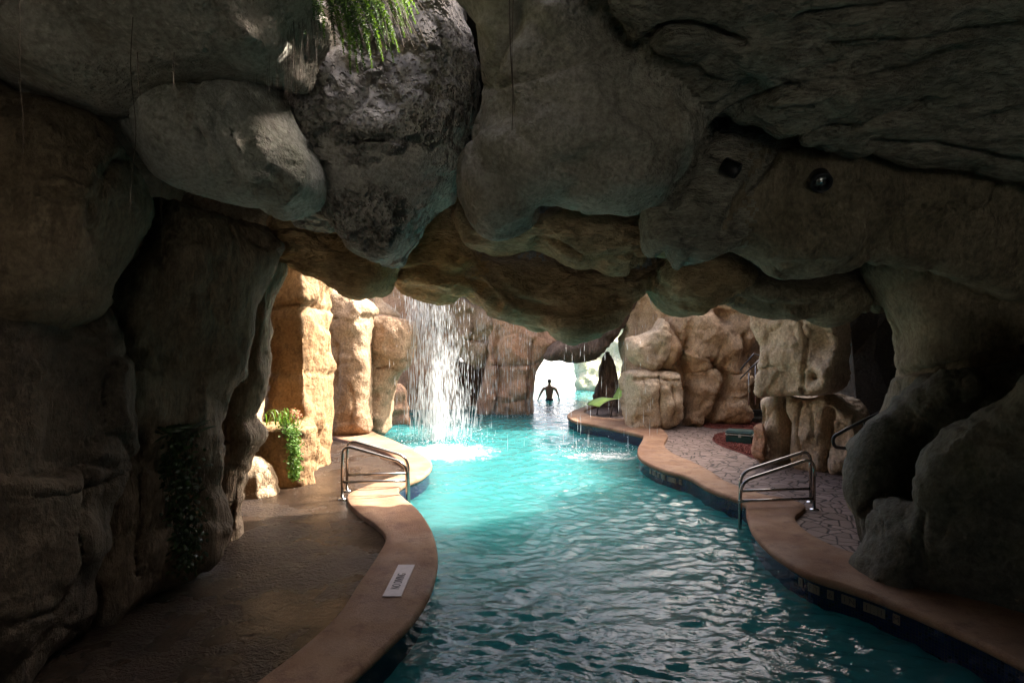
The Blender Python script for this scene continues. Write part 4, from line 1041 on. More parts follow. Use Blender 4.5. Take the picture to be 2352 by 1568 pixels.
def streaks(n, fx, fy, z0, z1, wid, ln, seed, slant=0.):
    """many slender falling drops; fx(r), fy(r) give plan position, z1(x) the top"""
    r = np.random.default_rng(seed)
    V = []; Fc = []
    for i in range(n):
        x = fx(r); y = fy(r, x); top = z1(x)
        z = z0 + (top - z0) * r.random()
        x += (r.normal(0, .045) + slant) * (top - z)
        l = r.uniform(*ln) * (.6 + .8 * (top - z) / (top - z0)); w = r.uniform(*wid)
        b = len(V); sx = r.normal(0, .012) * l
        V.append((x, y, z + l / 2))
        for k in range(3):
            a = k * 2.094 + i
            V.append((x + sx * .4 + w * math.cos(a), y + w * math.sin(a), z - l * .15))
        V.append((x + sx, y, max(-.02, z - l / 2)))
        for k in range(3):
            q = b + 1 + k; q2 = b + 1 + (k + 1) % 3
            Fc.append((b, q, q2)); Fc.append((b + 4, q2, q))
    return V, Fc

V = []; Fc = []
def addst(*a):
    v, f = streaks(*a); b = len(V); V.extend(v); Fc.extend([tuple(b + i for i in q) for q in f])
gx = lambda c, s: (lambda r: r.normal(c, s))
ux = lambda a, b: (lambda r: r.uniform(a, b))
# plumes of different weight
_r = np.random.default_rng(77)
SLX = np.clip(_r.normal(-1.92, .27, 46), -2.5, -1.1); SLW = _r.exponential(1, 46); SLW /= SLW.sum()
def strands(r): return SLX[r.choice(46, p=SLW)] + r.normal(0, .022)
addst(1600, lambda r: strands(r) - .36, lambda r, x: 14.7 + .25 * math.sin(x * 37), 0, lambda x: 4.6, (.003, .009), (.12, .5), 1, .09)
addst(2400, gx(-2.1, .40), lambda r, x: r.normal(14.8, .35), 0, lambda x: 4.6, (.002, .006), (.08, .35), 2, .09)
addst(350, gx(-2.45, .15), lambda r, x: r.normal(14.9, .3), 2.9, lambda x: 4.6, (.0025, .006), (.1, .4), 3)
addst(350, gx(-1.9, .06), lambda r, x: r.normal(14.3, .10), -.02, lambda x: 2.0, (.004, .010), (.2, .6), 4)
addst(600, ux(-1.2, .9), lambda r, x: r.normal(18.9, .3), 0, lambda x: 3.4, (.002, .005), (.15, .5), 5)
o = mesh_obj('waterfall', V, Fc, M['fall'], smooth=False)
tag(o, 'white waterfall of fine streaks pouring into the pool', 'waterfall')
V = []; Fc = []
addst(45, ux(1.1, 3.4), lambda r, x: r.normal(13.0, .4), 0, lambda x: 2.5, (.003, .006), (.15, .45), 6)
addst(30, ux(-2.9, .6), lambda r, x: r.normal(13.2, .5), 0, lambda x: 2.5, (.003, .006), (.1, .4), 7)
addst(150, ux(3.2, 4.9), lambda r, x: r.normal(18.0, .2), .3, lambda x: 2.3 + (x - 3.2) * .8, (.004, .009), (.15, .5), 8)
o = mesh_obj('dripping_water', V, Fc, M['fall'], smooth=False)
tag(o, 'thin drips falling from the arch rim in front of the right terrace', 'water drips', kind='stuff')
# splash drops
sp = MB(); r = np.random.default_rng(9)
for (cx_, cy_, n, sx, sy, h) in ((-1.75, 13.9, 700, .55, .45, .28), (2.0, 12.7, 160, .5, .3, .12), (.1, 19.1, 160, .8, .3, .12)):
    for i in range(n):
        x, y = r.normal(cx_, sx), r.normal(cy_, sy); z = abs(r.normal(0, h)) + .005; w = r.uniform(.004, .013)
        sp.add([(x - w, y, z), (x + w, y, z), (x, y - w, z), (x, y + w, z), (x, y, z - w), (x, y, z + w)], [(0, 2, 5), (2, 1, 5), (1, 3, 5), (3, 0, 5), (2, 0, 4), (1, 2, 4), (3, 1, 4), (0, 3, 4)])
tag(sp.build('water_splash', M['fall']), 'white splash drops where the falling water hits the pool', kind='stuff')

# far cascade: a sloping weir of white water with a rosy coping on top
M['foam'] = simple('white_water', (.86, .88, .88), .6, var=.06, bump=.6, bscale=5)
cw = empty('cascade', (2.2, 36, 0)); tag(cw, 'bright white cascade sheet at the far end of the pool', 'cascade')
xs_ = np.linspace(-4, 9, 80); ts = np.linspace(0, 1, 24)
X, T_ = np.meshgrid(xs_, ts)
Y_ = 35.0 + 2.4 * T_ + .12 * fbm(np.c_[X.ravel() * 2, T_.ravel() * 1.5, X.ravel() * 0], 3).reshape(X.shape)
Z_ = -.05 + 1.58 * np.sin(T_ * math.pi / 2)
i = np.arange(X.size).reshape(X.shape)
fcs = np.stack([i[:-1, :-1].ravel(), i[:-1, 1:].ravel(), i[1:, 1:].ravel(), i[1:, :-1].ravel()], 1)
mesh_obj('water_sheet', np.c_[X.ravel(), Y_.ravel(), Z_.ravel()], fcs, M['foam'], cw)
b = MB(); b.box((2.5, 37.9, .7), (6.4, .5, .86)); b.build('weir', M['coping'], cw, smooth=False)

# ================================================================ rails
M['steel'] = simple('brushed_steel', (.32, .30, .28), .22, metal=1., var=.15, bscale=30)
M['chrome'] = simple('polished_flange', (.6, .6, .6), .12, metal=1.)
M['black_metal'] = simple('black_painted_metal', (.012, .012, .013), .32, spec=.5)

def pool_rail(label, p_deck, top, p_bend, p_foot, bar_z, group):
    """figure-four pool rail: post on the deck, sloping grab rail, leg going down into the water"""
    root = empty('pool_handrail', (p_deck.x, p_deck.y, ZD)); tag(root, label, 'handrail', group)
    b = MB()
    path = [p_deck, Vector((p_deck.x, p_deck.y, top)), p_bend, p_foot]
    b.tube(fillet(path, .17, 8), .0215, 12); b.build('grab_rail', M['steel'], root)
    b = MB()
    q0 = Vector((p_deck.x, p_deck.y, bar_z)); q1 = Vector((p_foot.x, p_foot.y, bar_z - .0))
    b.tube([q0, q1], .0185, 10); b.build('crossbar', M['steel'], root)
    b = MB(); b.lathe((p_deck.x, p_deck.y, ZD + .002), [(.0, .022), (.03, .022), (.045, .018), (.062, .006), (.064, 0), (.0, 0)], 20)
    b.build('base_flange', M['chrome'], root)
    return root

gL = 'steel pool handrails at the left steps'
gR = 'steel pool handrails at the right steps'
def GP(u, v, z): return G(u, v, z)
a = GP(786, 1146, ZD); d = a.y; kx = (943 - 786) / F * d
pool_rail('nearer steel handrail of the pair at the left pool steps', a, a.z + .78, Vector((a.x + kx * .93, a.y + .06, a.z + .50)), Vector((a.x + kx * .955, a.y + .08, -.5)), a.z + .245, gL)
a = GP(797, 1127, ZD); d = a.y
pool_rail('farther steel handrail of the pair at the left pool steps', a, a.z + .78, Vector((a.x + kx * .93, a.y + .06, a.z + .50)), Vector((a.x + kx * .955, a.y + .08, -.5)), a.z + .245, gL)
a = GP(1870, 1170, ZD); kx = (1690 - 1870) / F * a.y
pool_rail('nearer steel handrail of the pair at the right pool steps', a, a.z + .70, Vector((a.x + kx * .975, a.y - .1, a.z + .40)), Vector((a.x + kx * 1.0, a.y - .12, -.6)), a.z + .15, gR)
a = GP(1862, 1153, ZD)
pool_rail('farther steel handrail of the pair at the right pool steps', a, a.z + .74, Vector((a.x + kx * .975, a.y - .1, a.z + .44)), Vector((a.x + kx * 1.0, a.y - .12, -.6)), a.z + .19, gR)

# dark stair handrail coming out of the side cavern
b = MB(); d = 7.3
path = [P(2150, 880, d + .9), P(2060, 928, d + .5), P(1945, 985, d), P(1912, 1004, d), P(1916, 1026, d), P(1950, 1030, d + .1), P(2000, 1005, d + .3), P(2030, 985, d + .5)]
b.tube(fillet(path, .10, 6), .022, 10)
b.tube([P(1985, 964, d + .15), P(1985, 1008, d + .3)], .010, 8)
tag(b.build('stair_handrail', M['black_metal'], center=True), 'dark looped stair handrail emerging from the side cavern', 'handrail')

# railing and steps in the gap between the right columns
b = MB(); d = 13.0
def Q(u, v): return P(u, v, d)
gr = empty('stair_railing', Q(1738, 925)); tag(gr, 'thin dark stair railing in the gap between the right columns', 'railing')
b.tube([Q(1700, 850), Q(1732, 812), Q(1748, 818)], .02, 8); b.tube([Q(1700, 870), Q(1746, 824)], .016, 8)
b.build('handrail', M['black_metal'], gr)
for (u, v0, v1) in ((1748, 818, 930), (1735, 838, 928), (1720, 855, 930)):
    b = MB(); b.tube([Q(u, v0), Q(u, v1)], .013, 8); b.build('baluster', M['steel'], gr)
st = empty('stone_steps', (7.3, 15.9, ZD)); tag(st, 'stone steps climbing behind the near right column, shadow put into dark colour', 'steps')
for k in range(4):
    b = MB(); b.box((7.3, 15.7 + .35 * k, ZD + .085 + .17 * k), (1.0, .17, .08)); b.build('step', M['shell'], st, smooth=False)  # near-black hill material stands in for the shadow of the gap

# ================================================================ man wading away
def person():
    D = 24.2
    xw = lambda u: (u - 1500) / 1667 * D        # survey on the full size grid
    M['skin'] = simple('tanned_skin', (.36, .21, .14), .5, var=.08, bscale=6)
    M['trunks'] = simple('dark_trunks', (.02, .025, .035), .7)
    M['hair'] = simple('dark_hair', (.02, .014, .01), .6)
    x0 = xw(1609.5)
    root = empty('person', (x0, D, FLOOR)); tag(root, 'bare backed man in dark trunks wading away, arms held out', 'person')
    vs, es, rs = [], [], []
    def add(p, r, par=None):
        vs.append((x0 + p[0], D + p[1], p[2])); rs.append(r if isinstance(r, tuple) else (r, r))
        if par is not None: es.append((par, len(vs) - 1))
        return len(vs) - 1
    pel = add((0, 0, -.02), (.165, .12))
    wa = add((.0, 0, .16), (.165, .11), pel)
    ch = add((.0, .0, .36), (.215, .13), wa)
    sh = add((.0, .0, .52), (.19, .11), ch)
    nk = add((.0, .01, .64), (.062, .062), sh)
    hd0 = add((.005, .015, .72), (.07, .08), nk)
    hd1 = add((.005, .02, .80), (.082, .098), hd0)
    hd2 = add((.005, .02, .87), (.066, .08), hd1)
    for s in (-1, 1):
        s1 = add((s * .20, .0, .52), .08, sh)
        s2 = add((s * .268, .0, .47), .07, s1)
        el = add((s * (.385 if s < 0 else .36), -.03, .27), .05, s2)
        wr = add((s * (.455 if s < 0 else .405), .05, .075 if s < 0 else .10), .029, el)
        pm = add((s * (.475 if s < 0 else .42), .08, .035 if s < 0 else .06), (.034, .018), wr)
        pe = add((s * (.487 if s < 0 else .43), .11, .012 if s < 0 else .035), (.036, .016), pm)
        for k, (dx, ln) in enumerate(((-.027, .075), (-.009, .085), (.009, .08), (.027, .062))):
            b_ = vs[pe]; f1 = add((b_[0] - x0 + dx * .9, b_[1] - D + ln * .5, b_[2] - .012), .009, pe)
            add((b_[0] - x0 + dx * 1.2, b_[1] - D + ln, b_[2] - .035), .0075, f1)
        b_ = vs[pm]; t1 = add((b_[0] - x0 - s * .04, b_[1] - D + .02, b_[2] - .005), .011, pm)
        add((b_[0] - x0 - s * .055, b_[1] - D + .055, b_[2] - .02), .009, t1)
        hp = add((s * .09, 0, -.10), (.10, .105), pel)
        kn = add((s * .11, .02 + s * .08, -.50), .062, hp)
        an = add((s * .11, -.02 + s * .10, -.88), .042, kn)
        add((s * .12, .12 + s * .10, -.92), .035, an)
    me = bpy.data.meshes.new('body'); me.from_pydata(vs, es, []); me.update()
    o = bpy.data.objects.new('body', me); COL.objects.link(o)
    sk = o.modifiers.new('skin', 'SKIN'); sk.use_smooth_shade = True; sk.branch_smoothing = .6
    lay = me.skin_vertices[0].data if me.skin_vertices else None
    if lay is None:
        bpy.context.view_layer.objects.active = o
        bpy.ops.object.modifier_remove(modifier='skin') if False else None
        lay = me.skin_vertices[0].data
    for k, q in enumerate(rs): lay[k].radius = q
    lay[0].use_root = True
    ss = o.modifiers.new('sub', 'SUBSURF'); ss.levels = 2; ss.render_levels = 2
    dg = bpy.context.evaluated_depsgraph_get()
    me2 = bpy.data.meshes.new_from_object(o.evaluated_get(dg))
    V = np.array([v.co[:] for v in me2.vertices]); Fs = [tuple(p.vertices) for p in me2.polygons]
    bpy.data.objects.remove(o)
    # face: push out brow, nose and chin, pinch eye sockets (front of the head looks away, +Y)
    hz = V[:, 2] - .0; hx = V[:, 0] - x0 - .005; hy = V[:, 1] - D - .02
    head = (hz > .70) & (hy > .03)
    V[:, 1] += np.where(head, .022 * np.exp(-((hx / .014) ** 2 + ((hz - .79) / .022) ** 2)) - .010 * np.exp(-(((np.abs(hx) - .032) / .013) ** 2 + ((hz - .815) / .012) ** 2)) + .008 * np.exp(-((hx / .03) ** 2 + ((hz - .735) / .015) ** 2)), 0)
    mesh_obj('body', V, Fs, M['skin'], root)
    # ears
    for s in (-1, 1):
        b = MB(); b.lathe((x0 + .005 + s * .083, D + .02, .80), [(.0, -.03), (.014, -.022), (.02, 0), (.016, .022), (.0, .03)], 10); b.build('ear', M['skin'], root)
    # trunks: shell round the pelvis and thighs; hair: cap
    b = MB()
    b.lathe((x0, D, 0), [(.150, -.16), (.178, -.10), (.176, -.02), (.166, .055), (.160, .075), (.150, .078)], 24, Matrix.Diagonal((1, .76, 1)))
    for s in (-1, 1): b.lathe((x0 + s * .092, D + s * .02, 0), [(.10, -.36), (.112, -.34), (.118, -.2), (.11, -.08)], 18)
    b.build('swim_trunks', M['trunks'], root)
    b = MB(); b.lathe((x0 + .005, D + .008, .815), [(.088, -.03), (.090, .02), (.080, .055), (.05, .082), (.0, .092)], 20, Matrix.Diagonal((1, 1.08, 1)))
    b.build('hair', M['hair'], root)
person()

# ================================================================ lounge chair on the far terrace
M['lime'] = simple('lime_sling', (.30, .46, .10), .7, var=.1, bscale=8)
M['bronze'] = simple('bronze_frame', (.06, .045, .035), .45, metal=.5)
lc = empty('lounge_chair', (2.9, 17.3, ZD)); tag(lc, 'lime green sling lounge chair on the far terrace', 'lounge chair')
yc = 17.35; hw = .34
prof_ = [(2.43, .58), (2.55, .66), (2.75, .735), (2.98, .765), (3.2, .74), (3.38, .73)]
back_ = [(3.38, .73), (3.55, 1.0), (3.72, 1.32), (3.82, 1.52)]
def sling(name, pr):
    pl = crom([(x, 0, z) for x, z in pr], False, 6); b = MB(); n = len(pl); vs = []
    for off in (0, -.02):
        for s in (-1, 1): vs += [(p[0], yc + s * hw, p[2] + off) for p in pl]
    fs = []
    for k in range(n - 1):
        fs += [(k, k + 1, n + k + 1, n + k), (2 * n + k, 3 * n + k, 3 * n + k + 1, 2 * n + k + 1), (k, 2 * n + k, 2 * n + k + 1, k + 1), (n + k, n + k + 1, 3 * n + k + 1, 3 * n + k)]
    fs += [(0, n, 3 * n, 2 * n), (n - 1, 3 * n - 1, 4 * n - 1, 2 * n - 1)]
    b.add(vs, fs); b.build(name, M['lime'], lc)
sling('seat', prof_); sling('backrest', back_)
for s in (-1, 1):
    b = MB(); b.tube(crom([(x, yc + s * (hw + .02), z - .01) for x, z in prof_ + back_[1:]], False, 6), .02, 8); b.build('side_rail', M['bronze'], lc)
for x, dx in ((2.9, .10), (3.5, -.1)):
    for s in (-1, 1):
        b = MB(); b.tube([(x, yc + s * (hw + .02), .72), (x - dx, yc + s * (hw + .02), ZD)], .018, 8); b.build('leg', M['bronze'], lc)

lc.rotation_euler[2] = .45

# ================================================================ mulch beds, green box
M['mulch'] = simple('red_mulch', (.14, .03, .018), .9, var=.5, bump=.8, bscale=60)
def mulch(pts, label, n, seed):
    W_ = [G(u, v, ZD) for u, v in pts]
    pl = crom([(p.x, p.y) for p in W_], True, 6)
    b = MB()
    c = pl.mean(0)
    vs = [(c[0], c[1], ZD + .05)] + [(c[0] + (p[0] - c[0]) * .9, c[1] + (p[1] - c[1]) * .9, ZD + .04) for p in pl] + [(p[0], p[1], ZD + .004) for p in pl]
    m = len(pl); fs = []
    for k in range(m):
        k2 = (k + 1) % m
        fs += [(0, 1 + k, 1 + k2), (1 + k, 1 + m + k, 1 + m + k2, 1 + k2)]
    b.add(vs, fs)
    r = np.random.default_rng(seed)
    for _ in range(n):
        k = r.integers(0, m); t = math.sqrt(r.random()) * .97
        x, y = c + (pl[k] + (pl[(k + 1) % m] - pl[k]) * r.random() - c) * t
        R3 = Matrix.Rotation(r.uniform(0, 6.3), 3, 'Z') @ Matrix.Rotation(r.normal(0, .5), 3, 'X') @ Matrix.Rotation(r.normal(0, .5), 3, 'Y')
        b.box((x, y, ZD + .055), (r.uniform(.012, .035), r.uniform(.006, .012), .005), R3)
    o = b.build('mulch_bed', M['mulch'], smooth=False); tag(o, label, kind='stuff')
mulch([(1636, 1008), (1655, 998), (1700, 996), (1760, 1008), (1775, 1060), (1745, 1058), (1700, 1040), (1655, 1024)], 'red wood mulch around the green box', 1500, 1)
mulch([(1610, 976), (1640, 966), (1720, 962), (1760, 968), (1750, 985), (1690, 984), (1640, 984)], 'red wood mulch strip at the foot of the big rock mass', 900, 2)

M['box_green'] = simple('dark_green_plastic', (.012, .055, .05), .38, var=.25, bscale=5)
M['box_band'] = simple('pale_band', (.42, .46, .42), .5, var=.2, bscale=20)
gb = empty('storage_box', (0, 0, 0)); tag(gb, 'dark green lidded storage box with pale band beside the mulch', 'box')
c = G(1710, 1022, ZD + .02); c.y += .25
gb.location = (c.x, c.y, ZD)
Rz = Matrix.Rotation(math.radians(-28), 3, 'Z')
def rbox(name, cz, h, mat, bev, off=(0, 0)):
    bm = bmesh.new(); bmesh.ops.create_cube(bm, size=2)
    for v in bm.verts: v.co = Vector((v.co.x * h[0], v.co.y * h[1], v.co.z * h[2]))
    bmesh.ops.bevel(bm, geom=bm.edges[:], offset=bev, segments=3, affect='EDGES')
    vs = [Vector((c.x, c.y, cz)) + Rz @ (v.co + Vector((off[0], off[1], 0))) for v in bm.verts]
    fs = [tuple(v.index for v in f.verts) for f in bm.faces]; bm.free()
    return mesh_obj(name, vs, fs, mat, gb, smooth=False)
rbox('body', ZD + .12, (.27, .20, .10), M['box_green'], .035)
rbox('lid', ZD + .27, (.285, .215, .038), M['box_green'], .03)
rbox('band', ZD + .226, (.276, .206, .010), M['box_band'], .004)
rbox('latch', ZD + .21, (.03, .012, .035), M['box_band'], .005, off=(.02, -.21))

# ================================================================ signs: NO DIVING plate and depth tiles
M['plate'] = simple('cream_tile', (.40, .31, .27), .45, var=.06, bscale=25)
M['ink'] = simple('black_letters', (.03, .02, .018), .6)
def text_mesh(s, size, name, mat, parent, Mx, extrude=.0012):
    cu = bpy.data.curves.new(name, 'FONT'); cu.body = s; cu.size = size; cu.extrude = extrude; cu.align_x = 'CENTER'; cu.align_y = 'CENTER'
    o = bpy.data.objects.new(name, cu); COL.objects.link(o)
    dg = bpy.context.evaluated_depsgraph_get()
    me = bpy.data.meshes.new_from_object(o.evaluated_get(dg))
    vs = [Mx @ v.co for v in me.vertices]; fs = [tuple(p.vertices) for p in me.polygons]
    bpy.data.objects.remove(o)
    return mesh_obj(name, vs, fs, mat, parent, smooth=False)
cn = [G(u, v, ZC + .006) for u, v in ((880, 1367), (920, 1372), (953, 1298), (915, 1296))]
ctr = sum(cn, Vector()) / 4
ax = ((cn[2] + cn[3]) / 2 - (cn[0] + cn[1]) / 2); Ln = ax.length; ax.normalize()
ay = Vector((-ax.y, ax.x, 0)); Wd = ((cn[1] - cn[0]).length + (cn[2] - cn[3]).length) / 2 * .98
sg = empty('deck_sign', ctr); tag(sg, 'cream NO DIVING plate set in the left coping', 'sign')
R3 = Matrix((ax, ay, Vector((0, 0, 1)))).transposed()
b = MB(); b.box(ctr, (Ln / 2, Wd / 2, .004), R3); b.build('plate', M['plate'], sg, smooth=False)
Mx = Matrix.Translation(ctr + Vector((0, 0, .0045)) - ax * .035) @ R3.to_4x4() @ Matrix.Diagonal((.80, 1.35, 1, 1))
text_mesh('NO DIVING', Wd * .50, 'lettering', M['ink'], sg, Mx)

M['mark'] = simple('cream_mosaic', (.17, .135, .095), .25)
def depth_marker(path, d, i0, txt, label):
    """row of small cream tiles with dark letters on the waterline wall"""
    root = empty('depth_marker', (path[i0][0], path[i0][1], 0)); tag(root, label, 'depth marker', 'waterline depth markers')
    step = .062; L = 0; i = i0; k = 0
    pts = path[i0:]
    S = np.concatenate([[0], np.cumsum(np.linalg.norm(np.diff(pts, axis=0), axis=1))])
    for k, chx in enumerate(txt):
        s = k * step
        p = np.array([np.interp(s, S, pts[:, 0]), np.interp(s, S, pts[:, 1])]); p2 = np.array([np.interp(s + .01, S, pts[:, 0]), np.interp(s + .01, S, pts[:, 1])])
        t = Vector((*(p2 - p), 0)).normalized(); n = t.cross(Vector((0, 0, 1)))
        dd = Vector((*np.array([np.interp(s, S, d[i0:, 0]), np.interp(s, S, d[i0:, 1])]), 0))
        if n.dot(dd) < 0: n = -n
        x_ax = Vector((0, 0, 1)).cross(n)
        c = Vector((p[0], p[1], .145)) + n * .004
        R3 = Matrix((x_ax, Vector((0, 0, 1)), n)).transposed()
        if chx != ' ':
            bt = MB(); bt.box(c, (.0285, .040, .004), R3); tl = bt.build('tile', M['mark'], root, smooth=False)
            text_mesh(chx, .068, 'letter', M['ink'], root, Matrix.Translation(c + n * .0045) @ R3.to_4x4())
iA = int(np.argmin(np.linalg.norm(rI - np.array(tuple(G(1480, 1062))[:2]), axis=1)))
depth_marker(rI, rd, iA, '3 FT 6 IN 1.1 M', 'cream depth tiles under the far bend of the right coping')
iA = int(np.argmin(np.linalg.norm(rI - np.array(tuple(G(1830, 1300))[:2]), axis=1)))
depth_marker(rI, rd, iA, '3 FT 6 IN 1.1 M', 'cream depth tiles under the right coping near the corner boulder')

# ================================================================ ceiling spotlights
M['lens'] = simple('glass_lens', (.45, .48, .46), .08, metal=.8)
def spot(u, v, d, n, r, label):
    c = P(u, v, d); n = Vector(n).normalized()
    root = empty('spotlight', c); tag(root, label, 'spotlight', 'recessed ceiling spotlights')
    R3 = n.to_track_quat('Z', 'Y').to_matrix()
    b = MB(); b.lathe(c, [(r * .62, -.12), (r, -.12), (r, .012), (r * .93, .022), (r * .8, .02), (r * .62, -.01), (r * .6, -.05)], 28, R3); b.build('trim_ring', M['black_metal'], root)
    b = MB(); b.lathe(c, [(r * .6, -.04), (r * .5, -.022), (r * .3, -.01), (0, -.004)], 24, R3); b.build('lens', M['lens'], root)
    b = MB(); b.lathe(c, [(r * .26, -.01), (r * .22, .004), (r * .1, .008), (0, .008)], 16, R3); b.build('bulb', M['chrome'], root)
spot(1887, 419, 4.86, (-.25, -.8, -.55), .088, 'round black spotlight with a pale lens in the brown ceiling rock')
spot(1690, 392, 4.9, (.72, -.42, -.55), .07, 'black spotlight seen edge on beside the central boulder')

# ================================================================ plants and roots
M['frond'] = simple('sunlit_fern', (.10, .20, .015), .55, var=.35, bscale=9)
M['frond_shaded'] = simple('shaded_fern', (.035, .07, .015), .6, var=.35, bscale=9)  # shaded counterpart of the green above; sun and shade put into colour
M['leaf'] = simple('leaf_green', (.10, .20, .03), .5, var=.4, bscale=12)
M['ivy'] = simple('dark_ivy', (.022, .042, .010), .4, var=.6, bscale=14)
M['root'] = simple('dry_root', (.045, .028, .015), .85, var=.3, bscale=20)
M['flower'] = simple('rusty_flower', (.42, .17, .08), .7, var=.3, bscale=20)

for k_ in ('frond', 'frond_shaded', 'leaf'):
    nt_ = M[k_].node_tree; pb = [n for n in nt_.nodes if n.type == 'BSDF_PRINCIPLED'][0]; ou = [n for n in nt_.nodes if n.type == 'OUTPUT_MATERIAL'][0]
    tl_ = nt_.nodes.new('ShaderNodeBsdfTranslucent'); mx_ = nt_.nodes.new('ShaderNodeMixShader'); mx_.inputs[0].default_value = .45
    tl_.inputs[0].default_value = (.12, .23, .015, 1) if k_ != 'frond_shaded' else (.06, .12, .02, 1)
    nt_.links.new(pb.outputs[0], mx_.inputs[1]); nt_.links.new(tl_.outputs[0], mx_.inputs[2]); nt_.links.new(mx_.outputs[0], ou.inputs[0])

def leaf(b, p, d, ln, w, up=None, curl=.25):
    d = Vector(d).normalized(); up = Vector(up) if up is not None else Vector((0, -1, .4))
    s = d.cross(up); s = s.normalized() if s.length > 1e-4 else Vector((1, 0, 0))
    n = s.cross(d)
    pts = []
    for t, ww in ((0, .12), (.3, .9), (.6, 1.), (.85, .6), (1, .04)):
        c = Vector(p) + d * ln * t - n * curl * ln * t * t
        pts.append((c - s * w * ww, c + n * w * .15, c + s * w * ww))
    vs = [q for r in pts for q in r]; fs = []
    for k in range(4):
        a = k * 3; fs += [(a, a + 1, a + 4, a + 3), (a + 1, a + 2, a + 5, a + 4)]
    b.add(vs, fs)

def frond(b, pts, w, r, ll=.055, gap=.013):
    pl = resample(crom(pts, False, 8), gap, False)
    b.tube([Vector(q) for q in pl[::4]], .002, 4)
    n = len(pl)
    for k in range(n - 1):
        t = Vector(pl[k + 1] - pl[k]).normalized(); f = k / n
        l = ll * (math.sin(math.pi * min(1, .15 + f * .95)) * .8 + .25)
        a = r.uniform(0, 6.3)
        for q in range(3):
            th = a + q * 2.09
            s = t.cross(Vector((math.cos(th), math.sin(th), .3))).normalized()
            leaf(b, Vector(pl[k]), s + t * .9, l * r.uniform(.7, 1.2), w, up=t.cross(s))

r = np.random.default_rng(21)
fern = empty('hanging_fern', P(800, -60, 3.8)); tag(fern, 'bright green hanging fern at the top of the frame', 'fern')
tips = [(805, 155, 1), (822, 150, 1), (838, 138, 0), (855, 140, 1), (880, 125, 1), (905, 128, 1), (917, 105, 1), (890, 100, 0), (870, 95, 0), (845, 100, 0), (790, 110, 1), (770, 90, 0), (945, 60, 1), (955, 40, 1), (930, 70, 1), (915, 40, 1), (895, 60, 0), (745, 72, 1), (735, 55, 0), (700, 62, 0), (690, 50, 0), (680, 45, 0), (762, 40, 0), (860, 60, 0), (825, 70, 0), (800, 50, 0), (940, 20, 1), (962, 15, 1), (720, 30, 0), (815, 95, 0), (785, 70, 0), (850, 75, 0), (905, 85, 1), (880, 70, 0), (930, 45, 1), (830, 110, 0)]
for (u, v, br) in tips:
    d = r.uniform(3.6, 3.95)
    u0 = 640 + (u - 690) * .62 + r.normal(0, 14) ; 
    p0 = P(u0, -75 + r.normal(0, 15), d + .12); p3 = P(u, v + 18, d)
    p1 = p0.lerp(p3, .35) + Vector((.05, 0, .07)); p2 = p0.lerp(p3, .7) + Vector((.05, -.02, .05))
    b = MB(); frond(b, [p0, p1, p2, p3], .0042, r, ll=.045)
    b.build('frond', M['frond'] if br else M['frond_shaded'], fern)
b = MB()
for k in range(190):
    u = r.normal(655, 45); v0 = -70; v1 = r.uniform(20, 270) * (1 - abs(u - 650) / 260)
    d = r.uniform(3.7, 4.1)
    p0 = P(u, v0, d + .1); p1 = P(u + r.normal(6, 14), v1, d)
    m_ = p0.lerp(p1, .5) + Vector((r.normal(0, .03), r.normal(0, .03), 0))
    b.tube([p0, m_, p1], .0011, 3, cap=False)
for k in range(160):
    u = r.uniform(720, 880); d = r.uniform(3.8, 4.1)
    p0 = P(u, -80, d); p1 = P(u + r.uniform(40, 110), r.uniform(30, 110), d - .05)
    b.tube([p0, p0.lerp(p1, .5) + Vector((.02, 0, .03)), p1], .0017, 3, cap=False)
b.build('dry_roots', M['root'], fern)

def root(pts, d, label, rr=.0024):
    b = MB(); b.tube([Vector(q) for q in crom([tuple(P(u, v, d)) for u, v in pts], False, 6)], rr, 5, r2=rr * .5)
    tag(b.build('hanging_root', M['root'], center=True), label, 'root', 'thin roots hanging from the ceiling')
root([(44, -40), (45, 100), (46, 200), (52, 260), (53, 310), (52, 358)], 3.0, 'long thin root hanging near the left edge of the cave')
root([(305, 40), (300, 160), (312, 300), (303, 400), (297, 500)], 3.35, 'root trailing over the top left overhang and past the egg boulder')
root([(315, 120), (318, 180), (322, 220)], 3.2, 'short root below the lip of the top left overhang', .003)
root([(400, 120), (398, 180), (400, 220)], 3.25, 'short root hanging in front of the mossy top of the egg boulder', .0018)
root([(372, 420), (370, 470), (371, 510), (376, 545)], 4.0, 'root dangling from the underside of the egg boulder', .003)
root([(1170, -30), (1172, 100), (1178, 220), (1176, 300)], 4.05, 'rusty root running down the huge central boulder', .005)
root([(1180, -30), (1176, 120), (1182, 260)], 4.05, 'second thinner root beside the rusty one on the central boulder', .003)

def trailing_plant(name, label, base, drop, seed, n, spread, mats, ll, flowers=0):
    rr = np.random.default_rng(seed)
    root_ = empty(name, base); tag(root_, label, 'plant')
    b = MB()
    for k in range(n):
        t = rr.random() ** .9
        p = Vector(np.array([np.interp(t, np.linspace(0, 1, len(drop)), [q[j] for q in drop]) for j in range(3)]))
        p += Vector((rr.normal(0, spread) * (1 - .45 * t), rr.normal(0, spread * .5), rr.normal(0, .03)))
        a = rr.uniform(0, 6.3)
        leaf(b, p, (math.cos(a), -abs(math.sin(a)) * .8 - .1, rr.normal(-.3, .5)), rr.uniform(.5, 1) * ll, ll * .22, up=(rr.normal(0, .4), -.6, .7))
    b.build('trailing_leaves', mats[0], root_)
    b = MB()
    for k in range(6):
        off = Vector((rr.normal(0, spread * .7), rr.normal(0, .02), 0))
        b.tube([Vector(q) + off * (1 - .5 * i / len(drop)) for i, q in enumerate(drop)], .003, 5)
    b.build('stem', M['root'], root_)
    return root_, rr

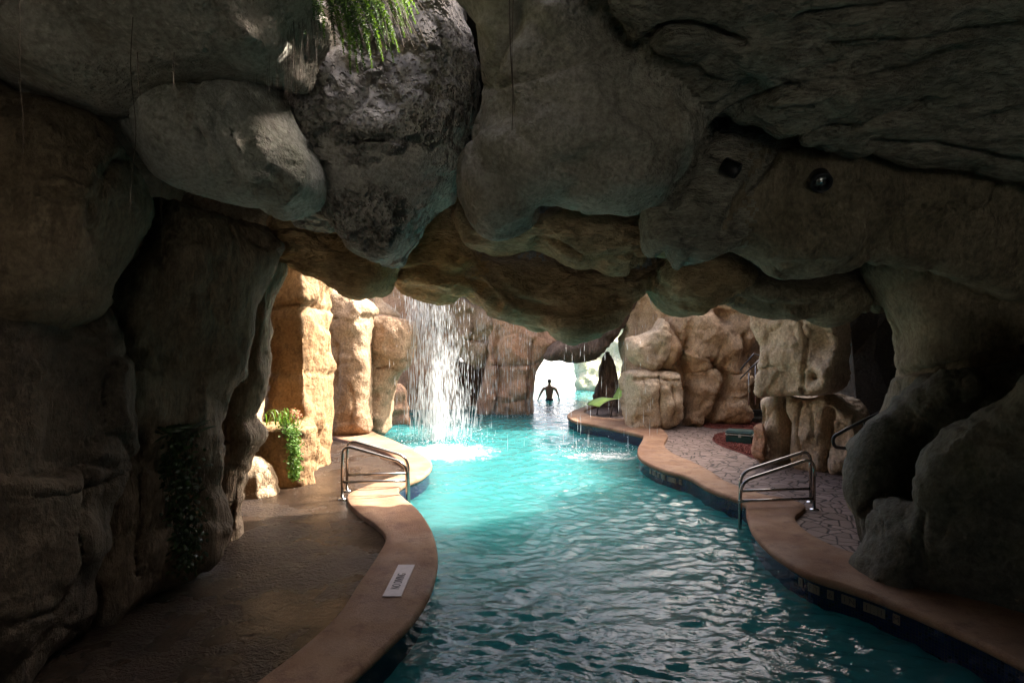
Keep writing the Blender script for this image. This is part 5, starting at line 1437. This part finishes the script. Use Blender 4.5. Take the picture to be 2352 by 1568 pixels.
base = Vector((-3.45, 8.85, 1.2))
pr, rr = trailing_plant('planter_plant', 'green trailing plant spilling from the rock planter', base,
                        [(-3.50, 8.85, 1.22), (-3.36, 8.66, 1.16), (-3.29, 8.60, .95), (-3.28, 8.60, .70), (-3.29, 8.62, .45)], 31, 900, .07, [M['leaf']], .055)
b = MB()
for k in range(46):
    a = rr.uniform(0, 6.3); p = base + Vector((rr.normal(-.06, .12), rr.normal(0, .06), 0)); h = rr.uniform(.12, .26)
    q = [p, p + Vector((math.cos(a) * .06, math.sin(a) * .05, h * .8)), p + Vector((math.cos(a) * .15, math.sin(a) * .12 - .03, h)), p + Vector((math.cos(a) * .23, math.sin(a) * .16 - .05, h * .72))]
    pl = crom([tuple(x) for x in q], False, 5)
    for i in range(len(pl) - 1):
        w0 = .009 * (1 - i / len(pl)) + .001; w1 = .009 * (1 - (i + 1) / len(pl)) + .001
        s = Vector((-math.sin(a), math.cos(a), 0))
        A_, B_ = Vector(pl[i]), Vector(pl[i + 1])
        b.add([A_ - s * w0, A_ + s * w0, B_ + s * w1, B_ - s * w1], [(0, 1, 2, 3)])
b.build('blade_leaves', M['leaf'], pr)
for k in range(14):
    b = MB(); p = base + Vector((rr.normal(.06, .06), rr.normal(-.03, .05), rr.uniform(.12, .24)))
    for q in range(12):
        a = rr.uniform(0, 6.3); leaf(b, p + Vector((0, 0, rr.normal(0, .015))), (math.cos(a), math.sin(a), rr.normal(.3, .4)), .035, .007)
    b.tube([p, p * .4 + base * .6, base], .002, 4)
    b.build('flower', M['flower'], pr)

wb = P(400, 985, 5.0)
wp, rr = trailing_plant('wall_plant', 'dark leafy plant trailing down the left cave wall', wb,
                        [tuple(P(395, 985, 5.0)), tuple(P(408, 1060, 4.98)), tuple(P(420, 1130, 4.98)), tuple(P(428, 1210, 4.98)), tuple(P(430, 1300, 5.0))], 41, 900, .10, [M['ivy']], .06)
b = MB()
for k in range(60):
    a = rr.uniform(0, 6.3); p = wb + Vector((rr.normal(-.12, .14), rr.normal(0, .06), rr.normal(.0, .04)))
    leaf(b, p, (math.cos(a), math.sin(a) - .5, rr.uniform(-.2, .6)), rr.uniform(.12, .25), .012, curl=.5)
b.build('blade_leaves', M['ivy'], wp)
